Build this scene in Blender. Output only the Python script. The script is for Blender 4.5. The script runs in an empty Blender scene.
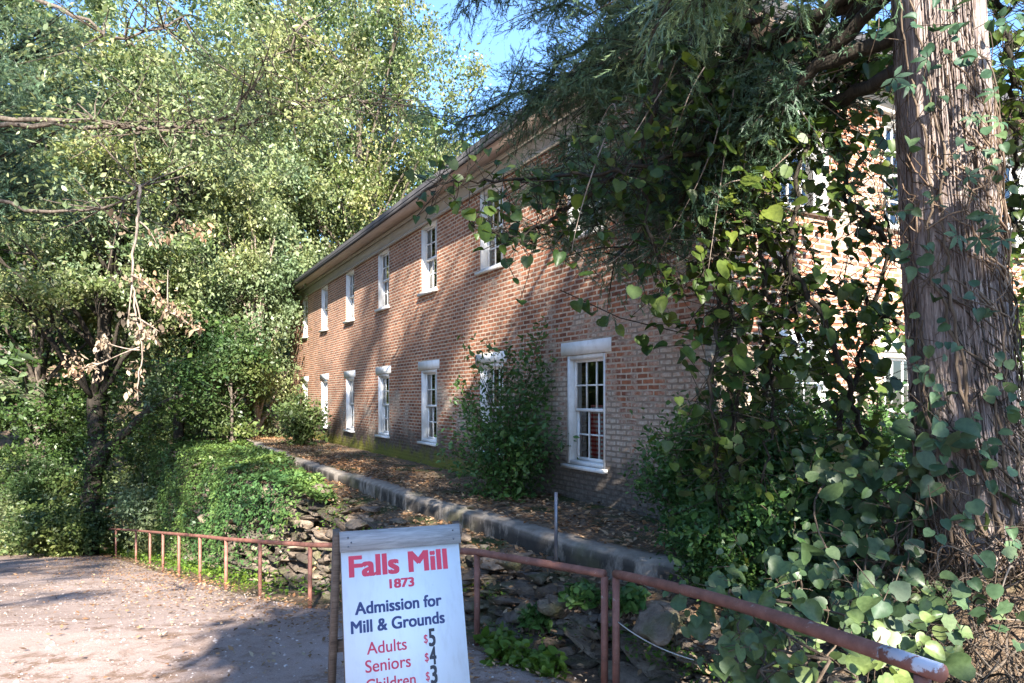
import bpy, bmesh, math, random
import numpy as np
from mathutils import Vector, Matrix

R = math.radians
C = bpy.context.scene.collection
rng = np.random.default_rng(7)
random.seed(7)

# ------------------------------------------------------------------ camera, sky, sun, exposure
F, CX, HY = 680.0, 512.0, 398.0            # focal length in pixels, principal column, horizon row
cam_d = bpy.data.cameras.new('camera')
cam = bpy.data.objects.new('camera', cam_d)
C.objects.link(cam)
cam.location = (0, 0, 0)
cam.rotation_euler = (R(90), 0, 0)
cam_d.sensor_width = 36
cam_d.lens = 36 * F / 1024
cam_d.shift_y = (HY - 341.5) / 1024
cam_d.clip_start = 0.05
cam_d.clip_end = 1000
bpy.context.scene.camera = cam

SUN_EL = 31.0
SUN_DIR = Vector((0.20, -0.98, 0)).normalized()      # horizontal direction towards the sun
w = bpy.data.worlds.new('World')
bpy.context.scene.world = w
w.use_nodes = True
nt = w.node_tree
nt.nodes.clear()
sky = nt.nodes.new('ShaderNodeTexSky')
sky.sky_type = 'NISHITA'
sky.sun_disc = False
sky.sun_elevation = R(SUN_EL)
sky.sun_rotation = math.atan2(SUN_DIR.x, SUN_DIR.y)
sky.air_density = 1.0
sky.dust_density = 0.3
sky.ozone_density = 6.0
bg = nt.nodes.new('ShaderNodeBackground')
bg.inputs['Strength'].default_value = 0.115
out = nt.nodes.new('ShaderNodeOutputWorld')
nt.links.new(sky.outputs[0], bg.inputs[0])
nt.links.new(bg.outputs[0], out.inputs[0])

sd_ = bpy.data.lights.new('sun', 'SUN')
sd_.energy = 5.0
sd_.angle = R(0.5)
sd_.color = (1.0, 0.93, 0.82)
sun = bpy.data.objects.new('sun', sd_)
C.objects.link(sun)
tow = Vector((SUN_DIR.x * math.cos(R(SUN_EL)), SUN_DIR.y * math.cos(R(SUN_EL)), math.sin(R(SUN_EL))))
sun.rotation_euler = tow.to_track_quat('Z', 'Y').to_euler()
sun.location = tow * 60
vs = bpy.context.scene.view_settings
vs.view_transform = 'Standard'
vs.look = 'None'
vs.gamma = 1
vs.use_curve_mapping = False
vs.exposure = 2.3
cy = bpy.context.scene.cycles
cy.max_bounces = 8
cy.diffuse_bounces = 4
cy.transparent_max_bounces = 12

# ------------------------------------------------------------------ helpers
def P(px, py, Y):
    """point of the place at depth Y seen at that spot of the photograph (used only for measuring)"""
    return np.array([(px - CX) / F * Y, Y, (HY - py) / F * Y])

def unit(v):
    v = np.asarray(v, float)
    n = np.linalg.norm(v, axis=-1, keepdims=True)
    return v / np.maximum(n, 1e-9)

class MB:
    def __init__(s):
        s.V = []; s.F = []; s.n = 0
    def add(s, V, Fc):
        V = np.asarray(V, np.float32).reshape(-1, 3); Fc = np.asarray(Fc, np.int32)
        s.V.append(V); s.F.append(Fc + s.n); s.n += len(V)
    def box(s, lo, hi, M=None):
        x0, y0, z0 = lo; x1, y1, z1 = hi
        V = np.array([(x0,y0,z0),(x1,y0,z0),(x1,y1,z0),(x0,y1,z0),(x0,y0,z1),(x1,y0,z1),(x1,y1,z1),(x0,y1,z1)], float)
        if M is not None:
            M = np.array(M); V = V @ M[:3, :3].T + M[:3, 3]
        s.add(V, [(0,3,2,1),(4,5,6,7),(0,1,5,4),(1,2,6,5),(2,3,7,6),(3,0,4,7)])
    def beam(s, a, b, w_, d_, up=(0, 0, 1)):
        a = np.array(a, float); b = np.array(b, float)
        t = unit(b - a); sd = np.cross(t, up); 
        if np.linalg.norm(sd) < 1e-5: sd = np.array([1., 0, 0])
        sd = unit(sd); u = np.cross(sd, t)
        V = []
        for p in (a, b):
            for i, j in ((-1,-1),(1,-1),(1,1),(-1,1)):
                V.append(p + sd*i*w_/2 + u*j*d_/2)
        s.add(V, [(0,1,2,3),(7,6,5,4),(0,4,5,1),(1,5,6,2),(2,6,7,3),(3,7,4,0)])
    def tube(s, pts, rad, n=8, cap=True, wob=0.0):
        pts = np.asarray(pts, float); m = len(pts)
        rad = np.full(m, rad) if np.isscalar(rad) else np.asarray(rad, float)
        T = unit(np.gradient(pts, axis=0))
        ref = np.array([0.13, 0.21, 0.97]) if abs(T[0][2]) < 0.9 else np.array([0.97, 0.13, 0.11])
        a = unit(np.cross(T, ref)); b = np.cross(T, a)
        th = np.linspace(0, 2*math.pi, n, endpoint=False)
        rr = rad[:, None] * (1 + (wob * rng.standard_normal((m, n)) if wob else 0))
        V = pts[:, None] + rr[..., None]*(np.cos(th)[None, :, None]*a[:, None] + np.sin(th)[None, :, None]*b[:, None])
        i = np.arange(m-1)[:, None]*n; j = np.arange(n)[None]; k = (np.arange(n)+1)[None] % n
        Fq = np.stack([i+j, i+k, i+n+k, i+n+j], -1).reshape(-1, 4)
        n0 = s.n
        s.add(V.reshape(-1, 3), Fq)
        if cap:
            s.F.append(np.array([list(range(n))[::-1]], np.int32) + n0)
            s.F.append(np.array([list(range(n))], np.int32) + n0 + (m-1)*n)
    def build(s, name, mat, parent=None, smooth=False):
        me = bpy.data.meshes.new(name)
        V = np.concatenate(s.V).astype(np.float32)
        me.vertices.add(len(V)); me.vertices.foreach_set('co', V.ravel())
        lt = np.concatenate([np.full(len(f), f.shape[1], np.int32) for f in s.F])
        li = np.concatenate([f.ravel() for f in s.F]).astype(np.int32)
        me.loops.add(len(li)); me.loops.foreach_set('vertex_index', li)
        me.polygons.add(len(lt))
        ls = np.concatenate([[0], np.cumsum(lt)[:-1]]).astype(np.int32)
        me.polygons.foreach_set('loop_start', ls); me.polygons.foreach_set('loop_total', lt)
        if smooth: me.polygons.foreach_set('use_smooth', np.ones(len(lt), bool))
        me.update(calc_edges=True)
        me.materials.append(mat)
        o = bpy.data.objects.new(name, me); C.objects.link(o)
        if parent: o.parent = parent
        return o

def tag(o, label=None, cat=None, group=None, kind=None):
    if label: o['label'] = label
    if cat: o['category'] = cat
    if group: o['group'] = group
    if kind: o['kind'] = kind
    return o

def empty(name, loc, rz=0):
    o = bpy.data.objects.new(name, None); C.objects.link(o)
    o.location = [float(q) for q in loc]; o.rotation_euler = (0, 0, rz); o.empty_display_size = 0.2
    return o

def copy_tree(o, parent=None):
    c = o.copy(); C.objects.link(c)
    if parent: c.parent = parent
    for ch in list(o.children): copy_tree(ch, c)
    return c

def hash2(ix, iy, seed=0):
    h = np.sin(ix*127.1 + iy*311.7 + seed*74.7)*43758.5453
    return h - np.floor(h)
def vnoise(x, y, seed=0):
    x = np.asarray(x, float); y = np.asarray(y, float)
    ix = np.floor(x); iy = np.floor(y); fx = x-ix; fy = y-iy
    fx = fx*fx*(3-2*fx); fy = fy*fy*(3-2*fy)
    a = hash2(ix, iy, seed); b = hash2(ix+1, iy, seed); c = hash2(ix, iy+1, seed); d = hash2(ix+1, iy+1, seed)
    return (a*(1-fx)+b*fx)*(1-fy) + (c*(1-fx)+d*fx)*fy
def fbm(x, y, seed=0, o=4):
    r = 0; amp = .5
    for i in range(o):
        r = r + amp*vnoise(np.asarray(x)*2**i, np.asarray(y)*2**i, seed+i); amp *= .5
    return r

# ------------------------------------------------------------------ materials
class NT:
    def __init__(s, name):
        s.m = bpy.data.materials.new(name); s.m.use_nodes = True
        s.t = s.m.node_tree; s.t.nodes.clear()
        s.out = s.t.nodes.new('ShaderNodeOutputMaterial')
    def n(s, typ, props=None, **inp):
        nd = s.t.nodes.new('ShaderNode' + typ)
        for k, v in (props or {}).items(): setattr(nd, k, v)
        for k, v in inp.items():
            k = int(k[1:]) if k[0] == '_' and k[1:].isdigit() else k.replace('_', ' ')
            s.set(nd.inputs[k], v)
        return nd
    def set(s, sock, v):
        if hasattr(v, 'bl_idname') and v.bl_idname.startswith('ShaderNode'): s.t.links.new(v.outputs[0], sock)
        elif isinstance(v, bpy.types.NodeSocket): s.t.links.new(v, sock)
        elif isinstance(v, (tuple, list)) and len(v) == 3 and sock.type == 'RGBA': sock.default_value = (*v, 1)
        else: sock.default_value = v
    def ramp(s, fac, stops, interp='LINEAR'):
        nd = s.n('ValToRGB', Fac=fac); cr = nd.color_ramp; cr.interpolation = interp
        while len(cr.elements) < len(stops): cr.elements.new(0.5)
        for e, (p, c) in zip(cr.elements, stops):
            e.position = p; e.color = (*c, 1) if not np.isscalar(c) else (c, c, c, 1)
        return nd
    def mix(s, fac, a, b, mode='MIX'):
        nd = s.n('Mix', {'data_type': 'RGBA', 'blend_type': mode, 'clamp_factor': True})
        s.set(nd.inputs[0], fac); s.set(nd.inputs[6], a); s.set(nd.inputs[7], b)
        return nd.outputs[2]
    def math(s, op, a, b=0.0, clamp=False):
        nd = s.n('Math', {'operation': op, 'use_clamp': clamp}); s.set(nd.inputs[0], a); s.set(nd.inputs[1], b)
        return nd.outputs[0]
    def noise(s, vec, scale, detail=5, rough=.55, dist=0.0):
        return s.n('TexNoise', Vector=vec, Scale=scale, Detail=detail, Roughness=rough, Distortion=dist).outputs[0]
    def coord(s, which='Object'): return s.n('TexCoord').outputs[which]
    def vscale(s, vec, sc): return s.n('Mapping', Vector=vec, Scale=sc).outputs[0]
    def bump(s, h, strength=.5, dist=.02): return s.n('Bump', Height=h, Strength=strength, Distance=dist).outputs[0]
    def pbsdf(s, col, rough=.7, nrm=None, spec=.3, **k):
        p = s.n('BsdfPrincipled', Base_Color=col, Roughness=rough, **k)
        p.inputs['Specular IOR Level'].default_value = spec
        if nrm is not None: s.set(p.inputs['Normal'], nrm)
        return p
    def end(s, sh):
        s.set(s.out.inputs['Surface'], sh); return s.m

def leaf_mat(name, cols, trans=.36, rough=.42, spec=.4, tcol=(1.12, 1.15, .72), mott=False):
    t = NT(name)
    rnd = t.n('NewGeometry').outputs['Random Per Island']
    st = [(i/(len(cols)-1), c) for i, c in enumerate(cols)]
    col = t.ramp(rnd, st)
    nz = t.noise(t.coord(), .9, 3)
    n2 = t.noise(t.coord(), .45, 2)
    c2 = t.mix(1.0, col, t.ramp(nz, [(.3, .62), (.7, 1.35)]), 'MULTIPLY')
    c2 = t.mix(1.0, c2, t.ramp(n2, [(.35, (.8, .95, .95)), (.65, (1.3, 1.12, .85))]), 'MULTIPLY')
    if mott: c2 = t.mix(1.0, c2, t.ramp(t.noise(t.coord(), 38, 4, .7), [(.3, (.62,.66,.6)), (.62, (1.12,1.1,1.1))]), 'MULTIPLY')
    p = t.pbsdf(c2, rough, spec=spec)
    tr = t.n('BsdfTranslucent', Color=t.mix(1.0, c2, tcol, 'MULTIPLY'))
    return t.end(t.n('MixShader', _0=trans, _1=p, _2=tr))

def bark_mat(name, c1, c2, sc=(9, 9, 1.2), bump=.8):
    t = NT(name)
    co = t.vscale(t.coord(), sc)
    nz = t.noise(co, 3.0, 8, .65, .4)
    n2 = t.noise(t.coord(), 2.2, 4)
    col = t.mix(n2, t.ramp(nz, [(.3, c1), (.7, c2)]), t.ramp(nz, [(.35, tuple(q*.6 for q in c1)), (.7, tuple(q*.85 for q in c2))]))
    return t.end(t.pbsdf(col, .9, t.bump(nz, bump, .03), .15))

def plain_mat(name, col, rough=.6, metal=0, var=.15, sc=6, bump=.15, spec=.3):
    t = NT(name)
    nz = t.noise(t.coord(), sc, 6)
    c = t.mix(nz, tuple(q*(1-var) for q in col), tuple(min(1, q*(1+var)) for q in col))
    return t.end(t.pbsdf(c, rough, t.bump(nz, bump, .01), spec, Metallic=metal))

M = {}
# foliage
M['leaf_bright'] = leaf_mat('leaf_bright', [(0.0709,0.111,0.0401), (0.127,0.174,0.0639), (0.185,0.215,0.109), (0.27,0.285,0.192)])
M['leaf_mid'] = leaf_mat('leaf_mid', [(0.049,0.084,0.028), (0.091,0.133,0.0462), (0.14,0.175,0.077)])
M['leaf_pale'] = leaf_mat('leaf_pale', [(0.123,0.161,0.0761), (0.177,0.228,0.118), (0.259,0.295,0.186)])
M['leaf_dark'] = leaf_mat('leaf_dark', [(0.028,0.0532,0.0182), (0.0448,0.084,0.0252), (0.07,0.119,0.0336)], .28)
M['leaf_yellow'] = leaf_mat('leaf_yellow', [(.14,.15,.04), (.22,.2,.07), (.28,.24,.12)])
M['leaf_vine'] = leaf_mat('leaf_vine', [(0.036,0.066,0.0168), (0.06,0.102,0.024), (0.102,0.132,0.0264)], .42, mott=True)
M['leaf_shrub'] = leaf_mat('leaf_shrub', [(0.0435,0.102,0.0319), (0.0653,0.145,0.0435), (0.102,0.189,0.058)], .3)
M['leaf_kudzu'] = leaf_mat('leaf_kudzu', [(0.0595,0.0978,0.045), (0.085,0.132,0.0585), (0.119,0.17,0.063)], .3, mott=True)
M['leaf_kudzu_dark'] = leaf_mat('leaf_kudzu_dark', [(0.0363,0.0687,0.0338), (0.057,0.1,0.0483), (0.0828,0.132,0.0604), (0.114,0.158,0.0725)], .3, mott=True)
M['leaf_creeper'] = leaf_mat('leaf_creeper', [(0.04, 0.08, 0.044), (0.056, 0.104, 0.064), (0.088, 0.136, 0.064)], .2, .5, .25, mott=True)
M['leaf_ivy'] = leaf_mat('leaf_ivy', [(0.0375,0.075,0.0225), (0.0625,0.119,0.035), (0.112,0.175,0.0562)], .2, .4, .4)
M['leaf_weed'] = leaf_mat('leaf_weed', [(.07,.13,.02), (.11,.19,.03), (.16,.24,.04)], .4)
M['leaf_dead'] = leaf_mat('leaf_dead', [(.22,.145,.105), (.33,.235,.18), (.46,.35,.29)], .3, .7, .1, (1.1,.9,.7))
M['leaf_litter'] = leaf_mat('leaf_litter', [(.1,.055,.035), (.2,.11,.065), (.3,.19,.12), (.34,.26,.2)], .1, .8, .1, (1,.9,.8))
M['cedar'] = leaf_mat('cedar_needles', [(0.0449,0.0823,0.0508), (0.0748,0.127,0.0777), (0.112,0.172,0.105)], .2)
M['cedar_lit'] = leaf_mat('cedar_needles_light', [(.035,.06,.025), (.05,.09,.035), (.085,.12,.05)], .25)
M['bark'] = bark_mat('bark', (.06,.045,.035), (.2,.165,.135))
M['bark_dark'] = bark_mat('bark_dark', (.02,.017,.014), (.07,.058,.045))
M['bark_pale'] = bark_mat('bark_pale', (.2,.15,.12), (.42,.34,.28))
M['bark_cedar'] = bark_mat('bark_cedar', (.15,.105,.09), (.52,.44,.41), (26, 26, 2.2), 1.0)
M['bark_strips'] = leaf_mat('bark_strips', [(.06,.038,.03), (.14,.095,.075), (.26,.2,.175), (.36,.3,.28)], .0, .9, .1)
M['twig'] = bark_mat('twig', (.07,.05,.035), (.2,.15,.11))
M['thatch'] = leaf_mat('thatch', [(.045,.033,.027), (.1,.072,.06), (.2,.155,.135)], .05, .85, .1)

def ground_material():
    t = NT('ground_soil'); co = t.coord()
    n1 = t.noise(co, 1.3, 8, .62); n2 = t.noise(co, 16, 5, .7); n3 = t.noise(co, .5, 4)
    soil = t.ramp(n2, [(.3, (.07,.05,.035)), (.55, (.16,.115,.08)), (.75, (.27,.19,.13))])
    moss = t.ramp(n2, [(.3, (.03,.038,.016)), (.7, (.075,.09,.035))])
    c = t.mix(t.ramp(n1, [(.5, 0.), (.62, 1.)]), soil, moss)
    return t.end(t.pbsdf(c, .95, t.bump(n2, .8, .03), .1))
def gravel_material():
    t = NT('road_gravel'); co = t.coord()
    n0 = t.noise(co, .35, 5, .6); n1 = t.noise(co, .9, 7, .65, .4); n2 = t.noise(co, 5, 8, .75, .3); n4 = t.noise(co, 75, 4, .8)
    wv = t.n('VectorMath', {'operation': 'ADD'}); t.set(wv.inputs[0], co); t.set(wv.inputs[1], t.n('TexNoise', Vector=co, Scale=20.0, Detail=3.0).outputs[1])
    vc = t.n('SeparateColor', Color=t.n('TexVoronoi', Vector=wv, Scale=30).outputs[1]).outputs[0]
    peb = t.ramp(vc, [(0., (.22,.17,.15)), (.5, (.36,.285,.255)), (1., (.5,.42,.385))])
    dust = t.ramp(n4, [(.25, (.23,.175,.15)), (.75, (.47,.38,.34))])
    c = t.mix(t.ramp(n2, [(.35, .35), (.65, 1.)]), peb, dust)
    c = t.mix(1.0, c, t.ramp(n0, [(.35, (.78,.74,.7)), (.65, (1.12,1.1,1.1))]), 'MULTIPLY')
    lit = t.ramp(n4, [(.3, (.09,.055,.035)), (.7, (.24,.15,.1))])
    c = t.mix(t.math('MULTIPLY', t.ramp(n2, [(.47, 0.), (.56, 1.)]), t.ramp(n1, [(.45, .05), (.6, .85)])), c, lit)
    return t.end(t.pbsdf(c, .95, t.bump(t.math('ADD', n2, n4), .6, .02), .1))
def brick_material():
    t = NT('old_brick'); co = t.coord()
    sp = t.n('SeparateXYZ', Vector=co)
    u = t.math('SUBTRACT', sp.outputs[0], sp.outputs[1])
    wob = t.math('MULTIPLY', t.math('SUBTRACT', t.noise(co, 5, 3), .5), .022)
    zz = t.math('ADD', sp.outputs[2], wob)
    vec = t.n('CombineXYZ', X=t.math('ADD', u, wob), Y=zz, Z=0.0)
    b = t.n('TexBrick', Vector=vec, Color1=(.37,.155,.09), Color2=(.15,.063,.045), Mortar=(.5,.42,.34), Scale=1.0,
            Mortar_Size=.0145, Mortar_Smooth=.35, Bias=-.15, Brick_Width=.208, Row_Height=.071)
    b.offset = .5
    n1 = t.noise(co, 14, 5, .7); n2 = t.noise(co, .75, 6, .6); n3 = t.noise(co, 3.5, 6, .65)
    c = t.mix(1.0, b.outputs[0], t.ramp(n1, [(.25, .6), (.7, 1.3)]), 'MULTIPLY')
    c = t.mix(t.math('MULTIPLY', t.ramp(n3, [(.5, 0.), (.75, .55)]), 1.0), c, (.33,.17,.12))
    c = t.mix(1.0, c, t.ramp(t.noise(co, .55, 6, .65), [(.35, (.72,.7,.68)), (.65, (1.2,1.16,1.1))]), 'MULTIPLY')
    # remains of limewash and repointing low on the wall near the corner
    wz = t.math('ADD', sp.outputs[2], t.math('MULTIPLY', t.math('SUBTRACT', n2, .5), 2.2))
    lowm = t.n('MapRange', Value=wz, From_Min=2.3, From_Max=1.2).outputs[0]
    nearm = t.n('MapRange', Value=u, From_Min=9.0, From_Max=.5, To_Min=.1, To_Max=1.0).outputs[0]
    lv = t.math('ADD', t.math('ADD', t.math('MULTIPLY', t.noise(co, 1.1, 7, .65, .3), .75), t.math('MULTIPLY', n3, .35)), t.math('MULTIPLY', t.math('ADD', lowm, nearm), .14))
    lime = t.ramp(lv, [(.69, 0.), (.79, 1.)])
    isbrick = t.ramp(b.outputs[1], [(.3, 1.), (.8, .55)])
    limec = t.mix(n1, (.33,.275,.215), (.6,.53,.44))
    c = t.mix(t.math('MULTIPLY', lime, t.ramp(n1, [(.35, .5), (.6, 1.)])), c, limec)
    c = t.mix(t.math('MULTIPLY', lime, t.math('MULTIPLY', b.outputs[1], .8)), c, (.2,.15,.115))
    # damp black staining and moss at the foot
    zst = t.math('ADD', sp.outputs[2], t.math('MULTIPLY', t.math('SUBTRACT', n3, .5), -1.3))
    damp = t.n('MapRange', Value=zst, From_Min=.85, From_Max=.5).outputs[0]
    c = t.mix(t.math('MULTIPLY', damp, .85), c, t.ramp(n1, [(.3, (.035,.032,.028)), (.7, (.12,.1,.085))]))
    moss = t.n('MapRange', Value=zst, From_Min=.42, From_Max=.18).outputs[0]
    far = t.n('MapRange', Value=u, From_Min=4.5, From_Max=6.5).outputs[0]
    c = t.mix(t.math('MULTIPLY', moss, far), c, t.mix(n1, (.1,.1,.02), (.2,.19,.05)))
    hgt = t.math('ADD', t.math('MULTIPLY', b.outputs[1], -1.0), t.math('MULTIPLY', n1, .6))
    return t.end(t.pbsdf(c, .92, t.bump(hgt, .9, .014), .12))
def stone_material():
    t = NT('rubble_stone'); co = t.coord()
    rnd = t.n('NewGeometry').outputs['Random Per Island']
    n1 = t.noise(co, 9, 8, .65); n2 = t.noise(co, 2.6, 5)
    c = t.ramp(rnd, [(0, (.075,.062,.052)), (.4, (.16,.125,.098)), (.75, (.27,.21,.16)), (1, (.12,.105,.095))])
    c = t.mix(1.0, c, t.ramp(n1, [(.25, .45), (.7, 1.4)]), 'MULTIPLY')
    c = t.mix(t.ramp(n2, [(.5, 0.), (.66, .8)]), c, t.mix(n1, (.05,.06,.022), (.13,.14,.06)))
    return t.end(t.pbsdf(c, .92, t.bump(t.math('ADD', n1, t.noise(co, 32, 4, .7)), 1.0, .03), .12))
def kerb_material():
    t = NT('kerb_concrete'); co = t.coord()
    n1 = t.noise(co, 7, 8, .65); n2 = t.noise(t.vscale(co, (1, 1, .35)), 4, 8, .7); n3 = t.noise(co, 1.2, 4)
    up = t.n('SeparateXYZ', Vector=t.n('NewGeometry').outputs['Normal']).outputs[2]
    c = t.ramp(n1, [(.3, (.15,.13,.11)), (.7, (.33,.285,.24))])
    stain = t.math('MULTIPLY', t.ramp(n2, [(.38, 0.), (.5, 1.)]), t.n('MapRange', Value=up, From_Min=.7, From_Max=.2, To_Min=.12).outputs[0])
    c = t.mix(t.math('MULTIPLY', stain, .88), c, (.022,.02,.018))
    c = t.mix(t.ramp(n3, [(.56, 0.), (.7, .6)]), c, t.mix(n1, (.07,.075,.03), (.16,.15,.08)))
    return t.end(t.pbsdf(c, .9, t.bump(n1, .6, .02), .15))
def paint_white():
    t = NT('white_paint_old'); co = t.coord()
    n1 = t.noise(co, 4, 7, .65); n2 = t.noise(t.vscale(co, (12, 12, 2)), 4, 5)
    c = t.ramp(n1, [(.25, (.55,.53,.5)), (.5, (.74,.73,.71)), (.75, (.82,.81,.8))])
    c = t.mix(t.ramp(n2, [(.6, 0.), (.75, .5)]), c, (.4,.36,.32))
    return t.end(t.pbsdf(c, .6, t.bump(n2, .25, .005), .3))
def wood_grey(name, c1, c2):
    t = NT(name); co = t.vscale(t.coord(), (1.2, 14, 14))
    n1 = t.noise(co, 5, 8, .7, .6); n2 = t.noise(t.coord(), 3, 4)
    c = t.mix(n2, t.ramp(n1, [(.3, c1), (.7, c2)]), t.ramp(n1, [(.3, tuple(q*.75 for q in c1)), (.7, c2)]))
    return t.end(t.pbsdf(c, .85, t.bump(n1, .5, .006), .2))
def rust_paint():
    t = NT('red_oxide_paint'); co = t.coord()
    n1 = t.noise(co, 8, 8, .7); n2 = t.noise(co, 26, 5, .7); n3 = t.noise(co, 2, 3)
    c = t.ramp(n1, [(.3, (.115,.05,.038)), (.55, (.22,.095,.07)), (.75, (.31,.165,.13))])
    c = t.mix(t.ramp(n2, [(.62, 0.), (.68, .9)]), c, t.mix(n3, (.42,.35,.32), (.14,.08,.05)))
    return t.end(t.pbsdf(c, .6, t.bump(n2, .3, .004), .35))
def glass_material():
    t = NT('window_glass'); co = t.coord()
    nz = t.noise(co, 6, 2)
    g = t.n('BsdfGlossy', Color=(1, 1, 1), Roughness=.02)
    tr = t.n('BsdfTransparent', Color=(.75,.8,.78))
    fr = t.n('Fresnel', IOR=1.6)
    return t.end(t.n('MixShader', _0=t.math('ADD', fr.outputs[0], .03), _1=tr, _2=g))
M['ground'] = ground_material(); M['gravel'] = gravel_material(); M['brick'] = brick_material()
M['stone'] = stone_material(); M['kerb'] = kerb_material(); M['white'] = paint_white(); M['glass'] = glass_material()
M['rust'] = rust_paint()
M['wood_grey'] = wood_grey('weathered_board', (.2,.2,.21), (.42,.42,.43))
M['wood_brown'] = wood_grey('weathered_brown_post', (.09,.06,.045), (.27,.2,.155))
M['eave'] = plain_mat('eave_paint_bounce', (.46,.37,.32), .75, var=.25, sc=3)  # pinkish light bounced up from below is put into the soffit colour
M['frieze'] = plain_mat('frieze_paint_shade', (.36,.33,.29), .75, var=.25, sc=3)  # grey of the shade under the eave is put into the colour
M['roof'] = plain_mat('roof_shingle', (.05,.048,.05), .85, var=.4, sc=12, bump=.6)
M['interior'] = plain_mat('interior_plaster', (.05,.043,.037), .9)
M['steel'] = plain_mat('galvanised_steel', (.16,.17,.2), .45, .7, .25, 20)
M['silver'] = plain_mat('silver_paint', (.62,.64,.7), .4, .2, .2, 30)
def worn_material():
    t = NT('worn_pipe_end'); co = t.coord()
    n1 = t.noise(co, 11, 7, .7); up = t.n('SeparateXYZ', Vector=t.n('NewGeometry').outputs['Normal']).outputs[2]
    f = t.ramp(t.math('ADD', n1, t.math('MULTIPLY', up, .16)), [(.5, 0.), (.56, 1.)])
    return t.end(t.pbsdf(t.mix(f, (.24,.1,.075), (.5,.51,.57)), .5, t.bump(n1, .3, .004), .35))
M['worn'] = worn_material()
def board_mat():
    t = NT('painted_board'); co = t.coord()
    n1 = t.noise(co, 2.5, 6, .6); n2 = t.noise(t.vscale(co, (9, 9, .8)), 3, 6, .65); n3 = t.noise(co, 30, 4, .7)
    c = t.mix(n1, (.66,.69,.74), (.76,.79,.83))
    c = t.mix(t.ramp(n2, [(.5, 0.), (.75, .35)]), c, (.5,.49,.46))
    c = t.mix(t.ramp(n3, [(.66, 0.), (.74, .4)]), c, (.42,.4,.37))
    return t.end(t.pbsdf(c, .4, t.bump(n1, .15, .01), .3))
M['sign_white'] = board_mat()
M['sign_red'] = plain_mat('sign_red', (.55,.035,.075), .4, var=.05, bump=.0)
M['sign_navy'] = plain_mat('sign_navy', (.025,.04,.13), .4, var=.05, bump=.0)
M['sign_black'] = plain_mat('sign_black', (.02,.02,.03), .4, var=.05, bump=.0)
M['rope'] = plain_mat('rope', (.42,.4,.36), .8, var=.3, sc=40)
def gingham():
    t = NT('gingham_cloth'); sp = t.n('SeparateXYZ', Vector=t.coord())
    a = t.math('GREATER_THAN', t.math('FRACT', t.math('MULTIPLY', sp.outputs[0], 16.)), .5)
    b = t.math('GREATER_THAN', t.math('FRACT', t.math('MULTIPLY', sp.outputs[2], 16.)), .5)
    s_ = t.math('MULTIPLY', t.math('ADD', a, b), .5)
    return t.end(t.pbsdf(t.ramp(s_, [(0, (.75,.7,.68)), (.5, (.6,.2,.2)), (1, (.4,.03,.04))]), .9))
M['gingham'] = gingham()

# ------------------------------------------------------------------ lie of the land
def G(x, y):                                   # the road falls away from the camera
    x = np.asarray(x, float); y = np.asarray(y, float)
    near = -1.6 - .08*y
    mid = -.96 - .19*y
    z = np.where(y < 5.8, near, mid)
    z = np.maximum(z, -5.7 - .02*np.maximum(y-25, 0))
    z = z + np.clip((y-42)/40, 0, 1)**1.3*26 + np.clip((-x-26)/40, 0, 1)*10
    return z
WALL = np.array([(-17,33),(-12,23.5),(-5.9,14.7),(-2.85,10.75),(-1.25,8.35),(.2,6.5),(1.2,5.0),(1.85,3.7),(2.25,2.6),(2.5,1.2),(2.7,-1.0),(2.8,-8)], float)
KERB = np.array([(-11.2,27),(-5.75,16.9),(-3.0,12.4),(-1.28,9.5),(-.05,7.75),(.56,6.7),(1.12,6.02),(1.75,5.3),(2.5,4.9)], float)
BANK_Z, TERR_Z = -1.62, -1.42
def sdist(path, x, y):
    """signed distance to a path, positive on the building side"""
    x = np.asarray(x, float).ravel(); y = np.asarray(y, float).ravel()
    best = np.full(len(x), 1e9); sg = np.ones(len(x))
    for a, b in zip(path[:-1], path[1:]):
        d = b-a; L2 = d@d
        t = np.clip(((x-a[0])*d[0] + (y-a[1])*d[1])/L2, 0, 1)
        qx = a[0]+t*d[0]; qy = a[1]+t*d[1]
        r = np.hypot(x-qx, y-qy)
        s = np.sign(d[0]*(y-a[1]) - d[1]*(x-a[0]))
        m = r < best - 1e-9
        best = np.where(m, r, best); sg = np.where(m, s, sg)
    return best*sg
def TZ(x, y):                                  # terrace and bank surface
    x = np.asarray(x, float); y = np.asarray(y, float); sh = x.shape
    k = sdist(KERB, x, y).reshape(sh); wd = sdist(WALL, x, y).reshape(sh)
    inside = np.clip((k-.02)/.16, 0, 1)
    inside = np.where((y < 5.6) & (x > 1.6), np.clip((y-4.6)/.6, 0, 1)*inside, inside)
    z = BANK_Z - .1*np.clip(1-wd/.8, 0, 1) + (TERR_Z-BANK_Z)*inside
    z = z + np.where(y < 7.5, .85*np.exp(-(((x-2.95)/.75)**2 + ((y-4.25)/.8)**2)), 0)
    z = z + .5*np.clip((x-2.6)/2.5, 0, 1)*np.clip((7-y)/3, 0, 1)
    z = z + .06*(fbm(x*2.2, y*2.2, 3)-.47)
    return z
def surf(x, y):
    x = np.asarray(x, float); y = np.asarray(y, float)
    wd = sdist(WALL, x, y).reshape(x.shape)
    return np.where(wd > 0, TZ(x, y), G(x, y))

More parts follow.
